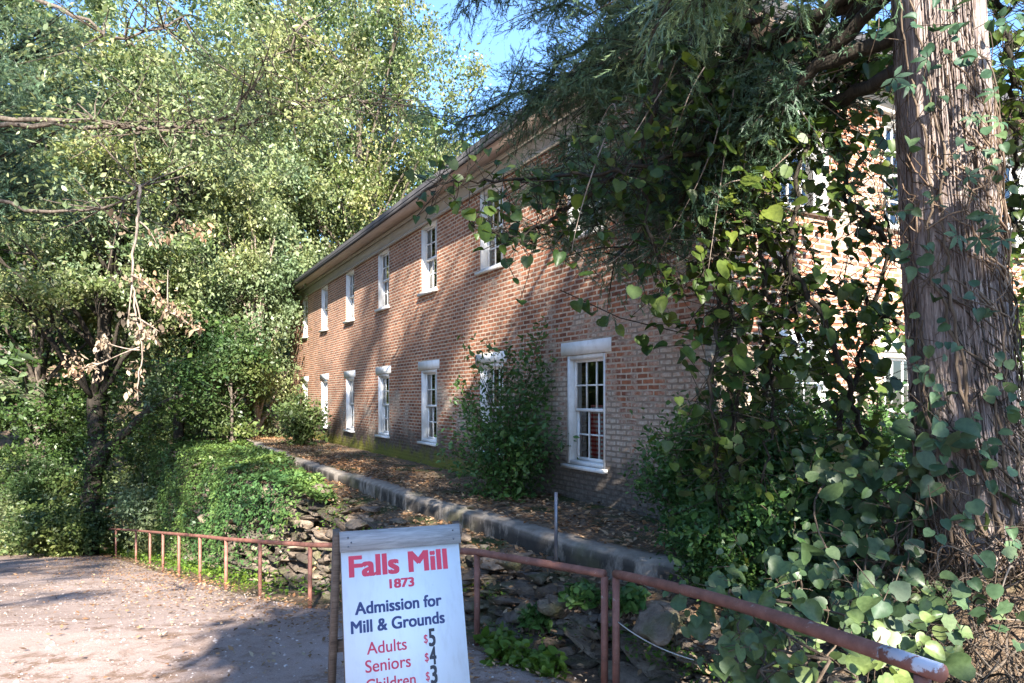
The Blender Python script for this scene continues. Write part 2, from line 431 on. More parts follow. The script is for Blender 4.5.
def grid_sheet(xs, ys, zf, keep=None):
    X, Y = np.meshgrid(xs, ys); Z = zf(X, Y)
    V = np.stack([X, Y, Z], -1).reshape(-1, 3)
    nx = len(xs); i = np.arange(len(ys)-1)[:, None]*nx; j = np.arange(nx-1)[None]
    Fq = np.stack([i+j, i+j+1, i+nx+j+1, i+nx+j], -1).reshape(-1, 4)
    if keep is not None:
        c = V[Fq].mean(1); Fq = Fq[keep(c[:, 0], c[:, 1])]
        used, inv = np.unique(Fq, return_inverse=True); V = V[used]; Fq = inv.reshape(-1, 4)
    b = MB(); b.add(V, Fq); return b

xs = np.concatenate([np.linspace(-140, -22, 30), np.arange(-21, 12, .5), np.linspace(12, 120, 25)])
ys = np.concatenate([np.linspace(-80, -6, 20), np.arange(-5, 32, .5), np.linspace(32, 200, 40)])
tag(grid_sheet(xs, ys, lambda x, y: G(x, y) + .12*(fbm(x*.8, y*.8, 9)-.47) - .03).build('ground', M['ground'], None, True), kind='structure')

FENCE_PX = [(604.5,574),(477,552),(390,546),(310,545),(260,541.5),(226,539),(200,536),(179,534.2),(163,532.9),(150,531.8),(136,530.6),(116,529.2),(96,528.2)]
FENCE_D = [4.7,5.8,7.0,8.2,9.4,10.7,12.0,13.2,14.6,16.2,18.3,21,24]
FENCE = np.array([P(px, py, d) for (px, py), d in zip(FENCE_PX, FENCE_D)])
FL = np.concatenate([FENCE[:, :2][::-1], [(1.15,3.3),(1.55,2.0),(2.0,0),(2.2,-8)]])
def road_z(x, y):
    s = sdist(FL, x, y).reshape(x.shape) + .15 + .3*(fbm(x*1.5, y*1.5, 21)-.47)
    return G(x, y) + .02*(fbm(x*1.2, y*1.2, 2)-.47) + .065 - .22*np.clip((s+.1)/.35, 0, 1)
def road_keep(x, y):
    s = sdist(FL, x, y)
    edge = .15 + .3*(fbm(x*1.5, y*1.5, 21)-.47)
    far = 23.0 + 2*(fbm(x*.4, y*.4, 5)-.5)
    left = -3.0 - .8*np.maximum(y, 3) + .6*(fbm(x*.5, y*.5, 77)-.47)
    return (s < -edge + .4) & (y < far) & ((x > left) | (y < 2))
tag(grid_sheet(np.arange(-45, 3, .16), np.arange(-8, 26, .16), road_z, road_keep).build('road', M['gravel'], None, True), kind='structure')

def terr_z(x, y):
    wd = sdist(WALL, x, y).reshape(x.shape)
    top = TZ(x, y); low = G(x, y) - .15
    f = np.clip((wd+.02)/.16, 0, 1)
    return low + (top-low)*f
def terr_keep(x, y):
    s = sdist(WALL, x, y)
    return (s > -.14) & (y > -2)
tag(grid_sheet(np.arange(-16, 7.5, .1), np.arange(-2, 31, .1), terr_z, terr_keep).build('terrace', M['ground'], None, True), kind='structure')

# ------------------------------------------------------------------ the brick mill
UX, UY = -.4799, .8773
CORNER = np.array([2.08, 7.33])
LEN, DEP = 23.2, 11.0
ROT = math.atan2(UY, UX)
Z0 = TERR_Z - .05
mill = empty('brick_mill', (CORNER[0], CORNER[1], Z0), ROT)
tag(mill, 'long two storey red brick mill with white sash windows behind the bushes', 'building')
def lz(rel): return rel - Z0                    # height above the camera's eye -> height on the mill
SW = [0, 2.85, 5.75, 8.8, 11.9, 15.0, 18.0]
holes_long = []
for s in SW:
    x = s + 2.25
    holes_long.append((x-.46, x+.46, lz(-.93), lz(.60)))
    holes_long.append((x-.46, x+.46, lz(2.25), lz(3.70)))
holes_gable = []
for t_ in (1.6, 3.6, 6.4, 8.8):
    holes_gable.append((t_-.46, t_+.46, lz(-.93), lz(.60)))
    holes_gable.append((t_-.46, t_+.46, lz(2.25), lz(3.70)))

def wall_mesh(u0, u1, z0, z1, holes, plane, thick=.35):
    us = sorted({u0, u1, *[h[0] for h in holes], *[h[1] for h in holes]})
    zs = sorted({z0, z1, *[h[2] for h in holes], *[h[3] for h in holes]})
    b = MB()
    for k, off in enumerate((0, -thick)):
        for a0, a1 in zip(us[:-1], us[1:]):
            for c0, c1 in zip(zs[:-1], zs[1:]):
                m = ((a0+a1)/2, (c0+c1)/2)
                if any(h[0] < m[0] < h[1] and h[2] < m[1] < h[3] for h in holes): continue
                q = [plane(a0, off, c0), plane(a1, off, c0), plane(a1, off, c1), plane(a0, off, c1)]
                b.add(q if k == 0 else q[::-1], [(0, 3, 2, 1)])
    for h in holes:
        p = [(h[0], h[2]), (h[1], h[2]), (h[1], h[3]), (h[0], h[3])]
        for (a, c), (a2, c2) in zip(p, p[1:]+p[:1]):
            b.add([plane(a, 0, c), plane(a2, 0, c2), plane(a2, -thick, c2), plane(a, -thick, c)], [(0, 1, 2, 3)])
    for a in (u0, u1):
        b.add([plane(a, 0, z0), plane(a, 0, z1), plane(a, -thick, z1), plane(a, -thick, z0)], [(0, 1, 2, 3)])
    return b
EAVE = lz(4.05)
wall_mesh(0, LEN, -.6, EAVE, holes_long, lambda u, o, z: (u, o, z)).build('wall', M['brick'], mill)
wb = wall_mesh(.003, DEP, -.6, EAVE, [h for h in holes_gable if h[3] < EAVE], lambda u, o, z: (-o, -u, z))
RID = EAVE + .62*DEP/2
wb.build('end_wall', M['brick'], mill)
b = MB()
b.add([(LEN, -.003, -.6), (LEN, -DEP, -.6), (LEN, -DEP, EAVE), (LEN, -.003, EAVE)], [(0, 1, 2, 3)])
b.add([(0, -DEP, -.6), (LEN, -DEP, -.6), (LEN, -DEP, EAVE), (0, -DEP, EAVE)], [(0, 1, 2, 3)])
b.build('rear_wall', M['brick'], mill)
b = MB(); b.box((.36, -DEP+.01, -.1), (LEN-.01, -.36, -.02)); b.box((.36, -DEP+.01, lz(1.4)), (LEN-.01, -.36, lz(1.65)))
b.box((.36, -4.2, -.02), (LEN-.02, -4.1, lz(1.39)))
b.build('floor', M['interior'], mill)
b = MB()                                        # hipped roof
o_ = .5; zb = EAVE + .06; hw = DEP/2 + o_; zr = zb + .62*hw
V = [(-o_, o_, zb), (LEN+o_, o_, zb), (LEN+o_, -DEP-o_, zb), (-o_, -DEP-o_, zb), (-o_+hw, -DEP/2, zr), (LEN+o_-hw, -DEP/2, zr)]
V = V + [(x, y, z+.09) for x, y, z in V]
b.add(V, [(0,1,5,4),(2,3,4,5),(6,7,11,10),(8,9,10,11),(0,1,7,6),(1,2,8,7),(2,3,9,8),(3,0,6,9)])
b.F.append(np.array([(1,2,5),(3,0,4),(7,8,11),(9,6,10)], np.int32))
b.build('roof', M['roof'], mill)
b = MB()
b.box((-.455, .055, EAVE-.02), (LEN+.455, .455, EAVE+.03))       # soffit
b.box((-.455, -DEP-.455, EAVE-.02), (-.055, .0545, EAVE+.03))
b.build('soffit', M['eave'], mill)
b = MB(); b.box((-.492, .456, EAVE-.03), (LEN+.492, .492, EAVE+.058)); b.box((-.492, -DEP-.492, EAVE-.03), (-.456, .4555, EAVE+.058)); b.build('roof_edge', M['roof'], mill)
b = MB()
b.box((-.02, .004, EAVE-.32), (LEN+.02, .05, EAVE+.02))
b.box((-.02, .004, EAVE-.37), (LEN+.02, .075, EAVE-.322))
b.box((-.02, .051, EAVE-.09), (LEN+.02, .12, EAVE-.022))
b.box((-.05, -DEP, EAVE-.32), (-.004, .0035, EAVE+.02)); b.box((-.075, -DEP, EAVE-.37), (-.004, .0035, EAVE-.322))
b.build('frieze', M['frieze'], mill)

def window_meshes(wd, h):
    fr = MB(); t_ = .06
    fr.box((-wd/2+.002, -.22, .002), (-wd/2+t_, -.012, h-.002)); fr.box((wd/2-t_, -.22, .002), (wd/2-.002, -.012, h-.002))
    fr.box((-wd/2+t_, -.22, h-t_), (wd/2-t_, -.012, h-.002)); fr.box((-wd/2+t_, -.22, .002), (wd/2-t_, -.02, .05))
    sashes = []
    iw = wd-2*t_; zlo, zhi = .051, h-t_-.001; mid = (zlo+zhi)/2
    for (a, c, y) in ((zlo, mid+.02, -.155), (mid-.02, zhi, -.115)):
        m = MB(); d = .018
        X0, X1 = -iw/2+.002, iw/2-.002
        m.box((X0, y-d, a), (X0+.045, y+d, c)); m.box((X1-.045, y-d, a), (X1, y+d, c))
        m.box((X0+.045, y-d, a), (X1-.045, y+d, a+.045)); m.box((X0+.045, y-d, c-.04), (X1-.045, y+d, c))
        gx0, gx1, gz0, gz1 = X0+.045, X1-.045, a+.045, c-.04
        for k in (1, 2):
            xx = gx0 + (gx1-gx0)*k/3; m.box((xx-.011, y-.012, gz0), (xx+.011, y+.012, gz1))
        zz = (gz0+gz1)/2
        for k in range(3):
            xa = gx0 + (gx1-gx0)*k/3 + (.011 if k else 0); xb = gx0 + (gx1-gx0)*(k+1)/3 - (.011 if k < 2 else 0)
            m.box((xa, y-.0118, zz-.011), (xb, y+.0118, zz+.011))
        g = MB(); g.add([(gx0, y, gz0), (gx1, y, gz0), (gx1, y, gz1), (gx0, y, gz1)], [(0, 3, 2, 1)])
        sashes.append((m, g))
    sill = MB(); sill.box((-wd/2-.05, -.02, -.055), (wd/2+.05, .07, -.004)); sill.box((-wd/2+.004, -.2, -.002), (wd/2-.004, -.019, .004))
    lin = MB(); lin.box((-wd/2-.13, -.1, h+.003), (wd/2+.13, .014, h+.185))
    return fr, sashes, sill, lin
def make_window(wd, h, lintel):
    fr, sashes, sill, lin = window_meshes(wd, h)
    o = fr.build('window', M['white'], mill)
    for m, g in sashes:
        m.build('sash', M['white'], o); g.build('pane', M['glass'], o)
    sill.build('sill', M['white'], o)
    if lintel: lin.build('lintel', M['white'], o)
    return o
protos = {}
def put_window(hh, gable):
    wd, h = hh[1]-hh[0], hh[3]-hh[2]; low = hh[2] < 1
    key = (round(wd, 3), round(h, 3), low)
    if key not in protos: o = protos[key] = make_window(wd, h, low)
    else: o = copy_tree(protos[key], mill)
    u = (hh[0]+hh[1])/2
    if gable: o.location = (0, -u, hh[2]); o.rotation_euler = (0, 0, R(90))
    else: o.location = (u, 0, hh[2]); o.rotation_euler = (0, 0, 0)
for hh in holes_long: put_window(hh, False)
for hh in holes_gable: put_window(hh, True)

def mill_pt(x, y, z):
    c, s = math.cos(ROT), math.sin(ROT)
    return (CORNER[0]+c*x-s*y, CORNER[1]+s*x+c*y, Z0+z)
b = MB()                                        # gingham curtain behind the nearest window
n = 26; xs_ = np.linspace(0, .34, n)
V = []
for z in np.linspace(0, .75, 8):
    for q in xs_: V.append((q*(1-.25*z), .02*math.sin(q*75)+.004, z))
Fq = [(i*n+j, i*n+j+1, (i+1)*n+j+1, (i+1)*n+j) for i in range(7) for j in range(n-1)]
b.add(V, Fq)
V2 = np.array(V); V2[:, 1] -= .004; b.add(V2, [f[::-1] for f in Fq])
cu = b.build('curtain', M['gingham'], None, True)
cu.location = mill_pt(2.29, -.33, lz(-.85)); cu.rotation_euler = (0, 0, ROT)
tag(cu, 'red and white checked curtain inside the large near ground floor window', 'curtain')

# ------------------------------------------------------------------ kerb wall and rubble wall
def resample(path, step):
    path = np.asarray(path, float); d = np.concatenate([[0], np.cumsum(np.linalg.norm(np.diff(path, axis=0), axis=1))])
    q = np.arange(0, d[-1], step)
    return np.stack([np.interp(q, d, path[:, k]) for k in range(path.shape[1])], 1)
kp = resample(KERB, .12)
T2 = unit(np.gradient(kp, axis=0)); N2 = np.stack([-T2[:, 1], T2[:, 0]], 1)
prof = [(-.0,-.5),(-.02,-.16),(-.015,-.03),(.02,.012),(.14,.022),(.27,.012),(.3,-.05),(.3,-.3)]
V = []
for i, (p, nn) in enumerate(zip(kp, N2)):
    for j, (o_, z_) in enumerate(prof):
        jit = .018*(fbm(i*.35, j*1.7, 31)-.47)*2
        q = p + nn*(o_+jit)
        V.append((q[0], q[1], TERR_Z + z_ + .045*(vnoise(i*.09, 0, 8)-.5) + .02*(fbm(i*.3, j*.9+9, 33)-.47)))
m_ = len(prof); b = MB()
b.add(V, [(i*m_+j, i*m_+j+1, (i+1)*m_+j+1, (i+1)*m_+j) for i in range(len(kp)-1) for j in range(m_-1)])
ke = b.build('stone_kerb', M['kerb'], None, False)
tag(ke, 'low stained concrete kerb edging the terrace in front of the brick mill', 'kerb')

def stone_template(nu=22, nv=13):
    V = []
    for i in range(nv+1):
        ph = -math.pi/2 + math.pi*i/nv
        for j in range(nu):
            th = 2*math.pi*j/nu
            V.append((math.cos(ph)*math.cos(th), math.cos(ph)*math.sin(th), math.sin(ph)))
    V = np.array(V); V = np.sign(V)*np.abs(V)**.55
    Fq = [(i*nu+j, i*nu+(j+1) % nu, (i+1)*nu+(j+1) % nu, (i+1)*nu+j) for i in range(nv) for j in range(nu)]
    return V, np.array(Fq)
ST_V, ST_F = stone_template()
def add_stone(b, c, size, rz, tilt=0.0, small=False):
    v = (ST_S[0] if small else ST_V).copy()
    for k in range(15):                            # broken faces: cut by random planes
        nrm = unit(rng.standard_normal(3)*np.array([1, 1, .8])); o_ = rng.uniform(.45, .9)
        v = v - np.maximum(v @ nrm - o_, 0)[:, None]*nrm
    ph = rng.uniform(0, 6, 6)
    v = v*(1 + .05*np.sin(v[:, 0]*5+ph[0]+v[:, 2]*4)*np.sin(v[:, 1]*6+ph[1]))[:, None]
    v = v*(1 + .03*np.sin(v[:, 0]*13+ph[2])*np.sin(v[:, 2]*15+ph[3]) + .025*np.sin(v[:, 1]*21+ph[4]+v[:, 0]*11))[:, None]
    v = v*np.array(size)/2*1.22 + rng.normal(0, .016*min(size), v.shape)
    ct, st = math.cos(tilt), math.sin(tilt)
    v = np.stack([v[:, 0]*ct-v[:, 2]*st, v[:, 1], v[:, 0]*st+v[:, 2]*ct], 1)
    c_, s_ = math.cos(rz), math.sin(rz)
    v = np.stack([v[:, 0]*c_-v[:, 1]*s_, v[:, 0]*s_+v[:, 1]*c_, v[:, 2]], 1)
    b.add(v + np.array(c), ST_S[1] if small else ST_F)
ST_S = stone_template(10, 6)
def rubble(path, b, inset=0.0, big=1.0):
    pp = resample(path, .02)
    d = np.arange(len(pp))*.02
    L = d[-1]; course = 0; zoff = 0
    while zoff < 4.2:
        ch = rng.uniform(.045, .125)*big
        s = rng.uniform(0, .3)
        while s < L-.1:
            ln = rng.uniform(.15, .75)*big
            i = min(int((s+ln/2)/.02), len(pp)-2)
            p = pp[i]; t_ = unit(pp[min(i+8, len(pp)-1)] - pp[max(i-8, 0)]); nn = np.array([-t_[1], t_[0]])
            top = float(TZ(np.array([p[0]+nn[0]*.2]), np.array([p[1]+nn[1]*.2]))[0]) - .02
            bot = float(G(p[0], p[1]))
            z = bot + zoff + ch/2 - .05
            if z < top + .03 + .08*rng.standard_normal():
                fr = (z-bot)/max(top-bot, .1)
                off = .05 + inset - .34*(1-fr)**1.1 + rng.normal(0, .07)
                q = p + nn*off
                add_stone(b, (q[0], q[1], z), (ln*rng.uniform(.95, 1.15), rng.uniform(.22, .4)*big, ch*rng.uniform(.9, 1.2)), math.atan2(t_[1], t_[0]) + rng.normal(0, .22), rng.normal(0, .13), inset > 0)
            s += ln*rng.uniform(.88, 1.08)
        zoff += ch*.93
b = MB(); rubble(WALL[1:10], b, big=1.15); rubble(WALL[3:10], b, .06, .5)
rw = b.build('rubble_wall', M['stone'], None, False)
tag(rw, 'crumbling dry stone rubble wall below the terrace, partly under ivy', 'wall')
for k, (px, py, Y, sz, lab) in enumerate([
        (513,560,6.1,(.4,.3,.13),'flat tan loose rock on the bank under the rail, left of the twin posts'),
        (552,606,5.25,(.3,.26,.2),'dark grey loose rock below the rail, left of the twin posts'),
        (437,585,6.3,(.3,.2,.14),'small loose rock lying low behind the price board'),
        (660,618,4.6,(.55,.36,.13),'broad grey loose rock right of the twin rail posts'),
        (470,507,8.3,(.2,.15,.07),'small grey loose rock lying on the low concrete kerb')]):
    c = P(px, py, Y); gz = float(surf(np.array([c[0]]), np.array([c[1]]))[0])
    b = MB(); add_stone(b, (0, 0, 0), sz, rng.uniform(0, 3), .1)
    o = b.build('loose_rock', M['stone']); o.location = c
    tag(o, lab, 'rock', 'loose rocks along the bank')

# ------------------------------------------------------------------ foliage tools
def tmpl(kind):
    if kind == 'quad':
        return np.array([(0,0,0),(.28,.45,.06),(0,1,0),(-.28,.45,.06)], float), np.array([(0,1,2,3)])
    if kind == 'oval':
        V = np.array([(0,0,0),(.2,.25,.04),(.25,.55,.05),(0,1,-.06),(-.25,.55,.05),(-.2,.25,.04),(0,.45,-.02)], float)
        return V, np.array([(6,0,1),(6,1,2),(6,2,3),(6,3,4),(6,4,5),(6,5,0)])
    if kind == 'heart':
        a = [(0,.05,-.02),(.2,-.02,.04),(.4,.1,.1),(.49,.33,.13),(.43,.6,.09),(.25,.82,.0),(0,1.0,-.14),(-.25,.82,.0),(-.43,.6,.09),(-.49,.33,.13),(-.4,.1,.1),(-.2,-.02,.04),(0,.42,-.02)]
        return np.array(a, float), np.array([(12, i, (i+1) % 12) for i in range(12)])
    if kind == 'lobed':
        a = [(0,.02,0),(.3,-.08,.03),(.4,.16,.06),(.56,.34,.02),(.45,.5,.05),(.36,.74,-.02),(.2,.78,.02),(0,1.05,-.08),(-.2,.78,.02),(-.36,.74,-.02),(-.45,.5,.05),(-.56,.34,.02),(-.4,.16,.06),(-.3,-.08,.03),(0,.38,-.03)]
        return np.array(a, float), np.array([(14, i, (i+1) % 14) for i in range(14)])
    if kind == 'five':                              # five leaflets from one point
        V = []; Fq = []
        for k, an in enumerate((-100, -50, 0, 50, 100)):
            c, s = math.cos(R(an)), math.sin(R(an)); L = 1.0 - .2*abs(k-2)/2
            base = len(V)
            for (x, y, z) in ((0,.05,0),(.15,.4,.03),(.13,.68,.01),(0,1,-.1),(-.13,.68,.01),(-.15,.4,.03)):
                x *= L; y *= L
                V.append((x*c+y*s, -x*s+y*c, z))
            Fq += [(base, base+1, base+2, base+5), (base+5, base+2, base+4, base+4), (base+2, base+3, base+4, base+4)]
        Fq = [(base_[0], base_[1], base_[2]) for base_ in []]
        Fq = []
        for k in range(5):
            q = k*6; Fq += [(q, q+1, q+5), (q+1, q+2, q+4), (q+1, q+4, q+5), (q+2, q+3, q+4)]
        return np.array(V, float), np.array(Fq)
    if kind == 'needle':                            # cedar sprig: a flat-ish fan of scale twigs
        V = []; Fq = []
        r = np.random.default_rng(3)
        for k in range(13):
            t_ = .08*k; an = r.uniform(-.9, .9); up = r.uniform(-.5, .5); L = .34*(1.15-.05*k)
            b0 = np.array([0, t_*.9, 0]); d = unit(np.array([math.sin(an), math.cos(an), up]))
            sd = unit(np.cross(d, (0.2, .1, 1)))*.028
            q = len(V); V += [b0-sd, b0+sd, b0+d*L]; Fq.append((q, q+1, q+2))
        return np.array(V, float), np.array(Fq)
    if kind == 'blade':
        return np.array([(-.05,0,0),(.05,0,0),(.035,.55,.05),(0,1,-.1),(-.035,.55,.05)], float), np.array([(0,1,2,4),(4,2,3,3)])[:, :]
TM = {k: tmpl(k) for k in ('quad','oval','heart','lobed','five','needle')}

def leaves(b, pos, size, kind='quad', normal=None, axis=None, up=.8, svar=.35):
    """one leaf of the given template at each position; the normal leans to 'up', axis is random or given"""
    V, Fq = TM[kind]; n = len(pos)
    if n == 0: return
    nr = rng.standard_normal((n, 3)) if normal is None else np.asarray(normal, float) + .45*rng.standard_normal((n, 3))
    if normal is None: nr[:, 2] += up*1.6
    nr = unit(nr)
    ax = rng.standard_normal((n, 3)) if axis is None else np.asarray(axis, float) + .35*rng.standard_normal((n, 3))
    ax = unit(ax - (ax*nr).sum(1, keepdims=True)*nr)
    sx = np.cross(ax, nr)
    sc = size*np.exp(rng.normal(0, svar, n)).clip(.4, 1.9)
    wx = rng.uniform(.72, 1.12, n)[:, None, None]; cz = rng.uniform(-.4, 2.4, n)[:, None, None]
    W = pos[:, None] + sc[:, None, None]*(V[None, :, :1]*wx*sx[:, None] + V[None, :, 1:2]*ax[:, None] + V[None, :, 2:3]*cz*nr[:, None])
    Fa = Fq[None] + (np.arange(n)*len(V))[:, None, None]
    b.add(W.reshape(-1, 3), Fa.reshape(-1, Fq.shape[1]))

def bez(a, c, d, n=8):
    t_ = np.linspace(0, 1, n)[:, None]
    return (1-t_)**2*np.array(a) + 2*t_*(1-t_)*np.array(c) + t_**2*np.array(d)

def clump_points(centres, per, rad, flat=.6):
    n = len(centres)*per
    c = np.repeat(centres, per, 0)
    r = np.repeat(np.broadcast_to(rad, (len(centres),)), per)[:, None]
    d = rng.standard_normal((n, 3))*np.array([1, 1, flat])*.55
    return c + d*r

def tree(name, label, base, h, crown_c, crown_r, nclump, per, leaf, mat, bark='bark', tr=.22, group=None, kind='quad',
         cr=(.7, 1.3), lean=(0, 0), cat='tree', limbs=26, up=.35, inner=.35, flat=.6, droop=0, hole=-.25):
    root = empty(name, base); tag(root, label, cat, group)
    cc = np.array(crown_c, float) - np.array(base); R3 = np.array(crown_r, float)
    d = unit(rng.standard_normal((nclump, 3))); r = (inner + (1-inner)*rng.random(nclump)**.6)
    lump = 1 + .35*(np.sin(d[:, 0]*5+d[:, 2]*4+base[0])*np.sin(d[:, 1]*4.3+d[:, 2]*5+base[1]))
    cen = cc + d*R3*(r*lump)[:, None]
    cen = cen[cen[:, 2] > .3]
    wv_ = cen + np.array(base)
    hol = np.sin(wv_[:, 0]*1.35+1.3*np.sin(wv_[:, 2]*.7))*np.sin(wv_[:, 2]*1.5+wv_[:, 1]*.8) + .5*np.sin(wv_[:, 0]*2.9+wv_[:, 2]*2.3)
    cen = cen[hol > hole]
    rad = rng.uniform(cr[0], cr[1], len(cen))
    b = MB()
    cpt = clump_points(cen, per, rad, flat)
    leaves(b, cpt, leaf, kind, up=up, axis=None if not droop else np.tile([0, 0, -droop], (len(cpt), 1)) + rng.normal(0, .6, (len(cpt), 3)))
    b.build('crown', M[mat], root)
    t_ = MB()
    top = np.array([lean[0], lean[1], min(h*.92, cc[2]+R3[2]*.75)])
    tp = bez((0, 0, -.25), (top[0]*.25, top[1]*.25, top[2]*.5), top, 14)
    tp[1:-1, :2] += rng.normal(0, tr*.18, (12, 2))
    rr = tr*np.linspace(1.0, .25, 14); rr[0] *= 1.35
    t_.tube(tp, rr, 10, True, .05)
    pick = rng.permutation(len(cen))[:limbs]
    for i in pick:
        c = cen[i]; f = np.clip((c[2]*.72)/max(top[2], .1), .12, .93)
        k = f*13; a = tp[int(k)]
        mid = (a+c)/2 + np.array([0, 0, .12*np.linalg.norm(c-a)]) + rng.normal(0, .15, 3)
        bp = bez(a, mid, c, 8); bp[1:-1] += rng.normal(0, .04, (6, 3))
        t_.tube(bp, tr*np.linspace(.36, .07, 8)*(1-f*.4), 6)
        for q in range(3):
            e = c + rng.normal(0, .5, 3)*rad[i]
            t_.tube(bez(bp[5], (bp[5]+e)/2+rng.normal(0, .1, 3), e, 5), tr*np.linspace(.12, .03, 5), 4, False)
    t_.build('trunk', M[bark], root, True)
    return root

def gz(x, y): return float(G(x, y))
exec_order = None
# ------------------------------------------------------------------ woodland on the left and beyond the mill
WG = 'broadleaf trees of the wood on the left'
def wood(x, y, h, r, zc, rz, ncl, per, leaf, mat, label, tr=.22, **k):
    z = gz(x, y)
    return tree(k.pop('name', 'broadleaf_tree'), label, (x, y, z), h, (x, y, zc), (r, r, rz), ncl, per, leaf, mat, tr=tr, group=k.pop('group', WG), **k)
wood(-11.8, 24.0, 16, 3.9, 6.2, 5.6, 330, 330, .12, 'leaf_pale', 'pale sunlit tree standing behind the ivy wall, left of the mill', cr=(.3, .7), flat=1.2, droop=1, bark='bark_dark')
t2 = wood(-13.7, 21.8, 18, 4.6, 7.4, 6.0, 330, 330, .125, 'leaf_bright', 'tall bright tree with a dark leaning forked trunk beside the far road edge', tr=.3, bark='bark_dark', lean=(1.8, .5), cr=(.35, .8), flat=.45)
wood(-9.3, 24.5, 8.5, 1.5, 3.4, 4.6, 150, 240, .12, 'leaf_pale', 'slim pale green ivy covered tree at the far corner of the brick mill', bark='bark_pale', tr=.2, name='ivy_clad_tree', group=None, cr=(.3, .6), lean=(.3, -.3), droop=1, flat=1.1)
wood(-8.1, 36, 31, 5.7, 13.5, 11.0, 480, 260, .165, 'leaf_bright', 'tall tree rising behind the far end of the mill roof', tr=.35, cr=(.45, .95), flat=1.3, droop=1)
wood(-19.5, 28, 22, 5.2, 7, 10, 320, 240, .17, 'leaf_dark', 'dark green tree at the far left edge of the picture, behind the road', tr=.3, cr=(.4, .9), flat=.5)  # dark leaf colour stands for the shaded gaps behind the nearer trees
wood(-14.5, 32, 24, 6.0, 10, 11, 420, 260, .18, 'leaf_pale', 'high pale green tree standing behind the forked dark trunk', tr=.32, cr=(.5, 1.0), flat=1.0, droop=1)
wood(-24, 34, 24, 6.5, 9, 12, 330, 240, .22, 'leaf_dark', 'broad dark tree deepest in the wood at the left edge', tr=.32, cr=(.5, 1.1))  # leaf colour darkened in place of shade deep in the wood
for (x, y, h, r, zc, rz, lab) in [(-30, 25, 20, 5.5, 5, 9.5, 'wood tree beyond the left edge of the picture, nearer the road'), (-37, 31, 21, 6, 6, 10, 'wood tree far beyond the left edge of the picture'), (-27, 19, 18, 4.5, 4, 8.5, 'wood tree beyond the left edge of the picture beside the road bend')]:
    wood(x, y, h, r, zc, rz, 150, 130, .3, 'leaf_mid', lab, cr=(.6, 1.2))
wood(-12.2, 42, 30, 7, 15, 14, 400, 240, .23, 'leaf_dark', 'dark tall tree deep in the wood, left of the mill roof', tr=.36, cr=(.6, 1.2))  # shade of the deep wood is put into the leaf colour
# understory
UG = 'bushes of the wood under the trees'
for (x, y, r, hh, mat, lab, zb) in [
        (-16.8, 24.5, 1.9, 3.6, 'leaf_mid', 'bush with mid green leaves at the far road edge on the left', None),
        (-14.0, 21.0, 1.2, 1.5, 'leaf_mid', 'low round bush in front of the forked dark trunk', None),
        (-11.6, 22.0, 1.3, 2.3, 'leaf_pale', 'small pale bush just right of the forked dark trunk', None),
        (-17.0, 21.9, 1.3, 1.7, 'leaf_pale', 'low pale bush left of the forked dark trunk', None),
        (-13.9, 25.6, 1.8, 3.2, 'leaf_pale', 'pale bush behind the forked dark trunk', None),
        (-12.4, 26.2, 2.0, 5.2, 'leaf_mid', 'bush between the forked trunk and the ivy wall', None),
        (-19.5, 23.8, 1.8, 3.0, 'leaf_mid', 'low bush leftmost at the road edge', None),
        (-15.2, 28.5, 2.4, 6.5, 'leaf_mid', 'tall understory bush in the shade behind the pale bush', None),
        (-18.2, 26.8, 2.3, 6.4, 'leaf_dark', 'tall shaded bush behind the leftmost road edge', None),
        (-9.6, 22.6, 1.5, 4.6, 'leaf_dark', 'dark thicket bush on the ivy wall below the bright tree', TERR_Z),
        (-8.9, 21.6, 1.0, 3.2, 'leaf_mid', 'round bush on the terrace left of the far corner bush', TERR_Z),
        (-11.0, 25.5, 1.9, 6.0, 'leaf_mid', 'tall thicket bush behind the far end of the ivy wall', TERR_Z-1)]:
    z = gz(x, y) if zb is None else zb
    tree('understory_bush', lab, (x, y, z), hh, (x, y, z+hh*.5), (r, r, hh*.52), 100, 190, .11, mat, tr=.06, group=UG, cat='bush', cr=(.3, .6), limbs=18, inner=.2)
# far wood, one mass
b = MB()
n = 26000
X_ = rng.uniform(-75, 30, n); Y_ = rng.uniform(48, 66, n)
zt = G(X_, Y_) + (rng.random(n)**.8)*(15+10*vnoise(X_*.12, Y_*.1, 4))
leaves(b, np.stack([X_, Y_, zt], 1), .85, 'quad')
n = 9000
X_ = rng.uniform(-70, -46, n); Y_ = rng.uniform(-60, 50, n)
leaves(b, np.stack([X_, Y_, G(X_, Y_) + (rng.random(n)**.8)*(13+9*vnoise(X_*.12, Y_*.1, 4))], 1), 1.0, 'quad')
tag(b.build('distant_woodland', M['leaf_dark']), 'dark green far wood closing the view behind the trees', 'woodland', kind='stuff')
# dark conifer at the upper left corner
def conifer(name, label, base, zc, r3, ncl, per, size, mat, bark, tr, group=None, h=10):
    return tree(name, label, base, h, zc, r3, ncl, per, size, mat, bark=bark, tr=tr, group=group, kind='needle', cr=(.35, .6), limbs=50, up=.1, flat=.8)
conifer('dark_conifer', 'dark green conifer in shade at the upper left corner', (-12.4, 12.4, gz(-12.4, 12.4)), (-8.6, 11.4, 5.6), (1.5, 1.6, 2.6), 190, 150, .15, 'cedar', 'bark_dark', .2, h=14)

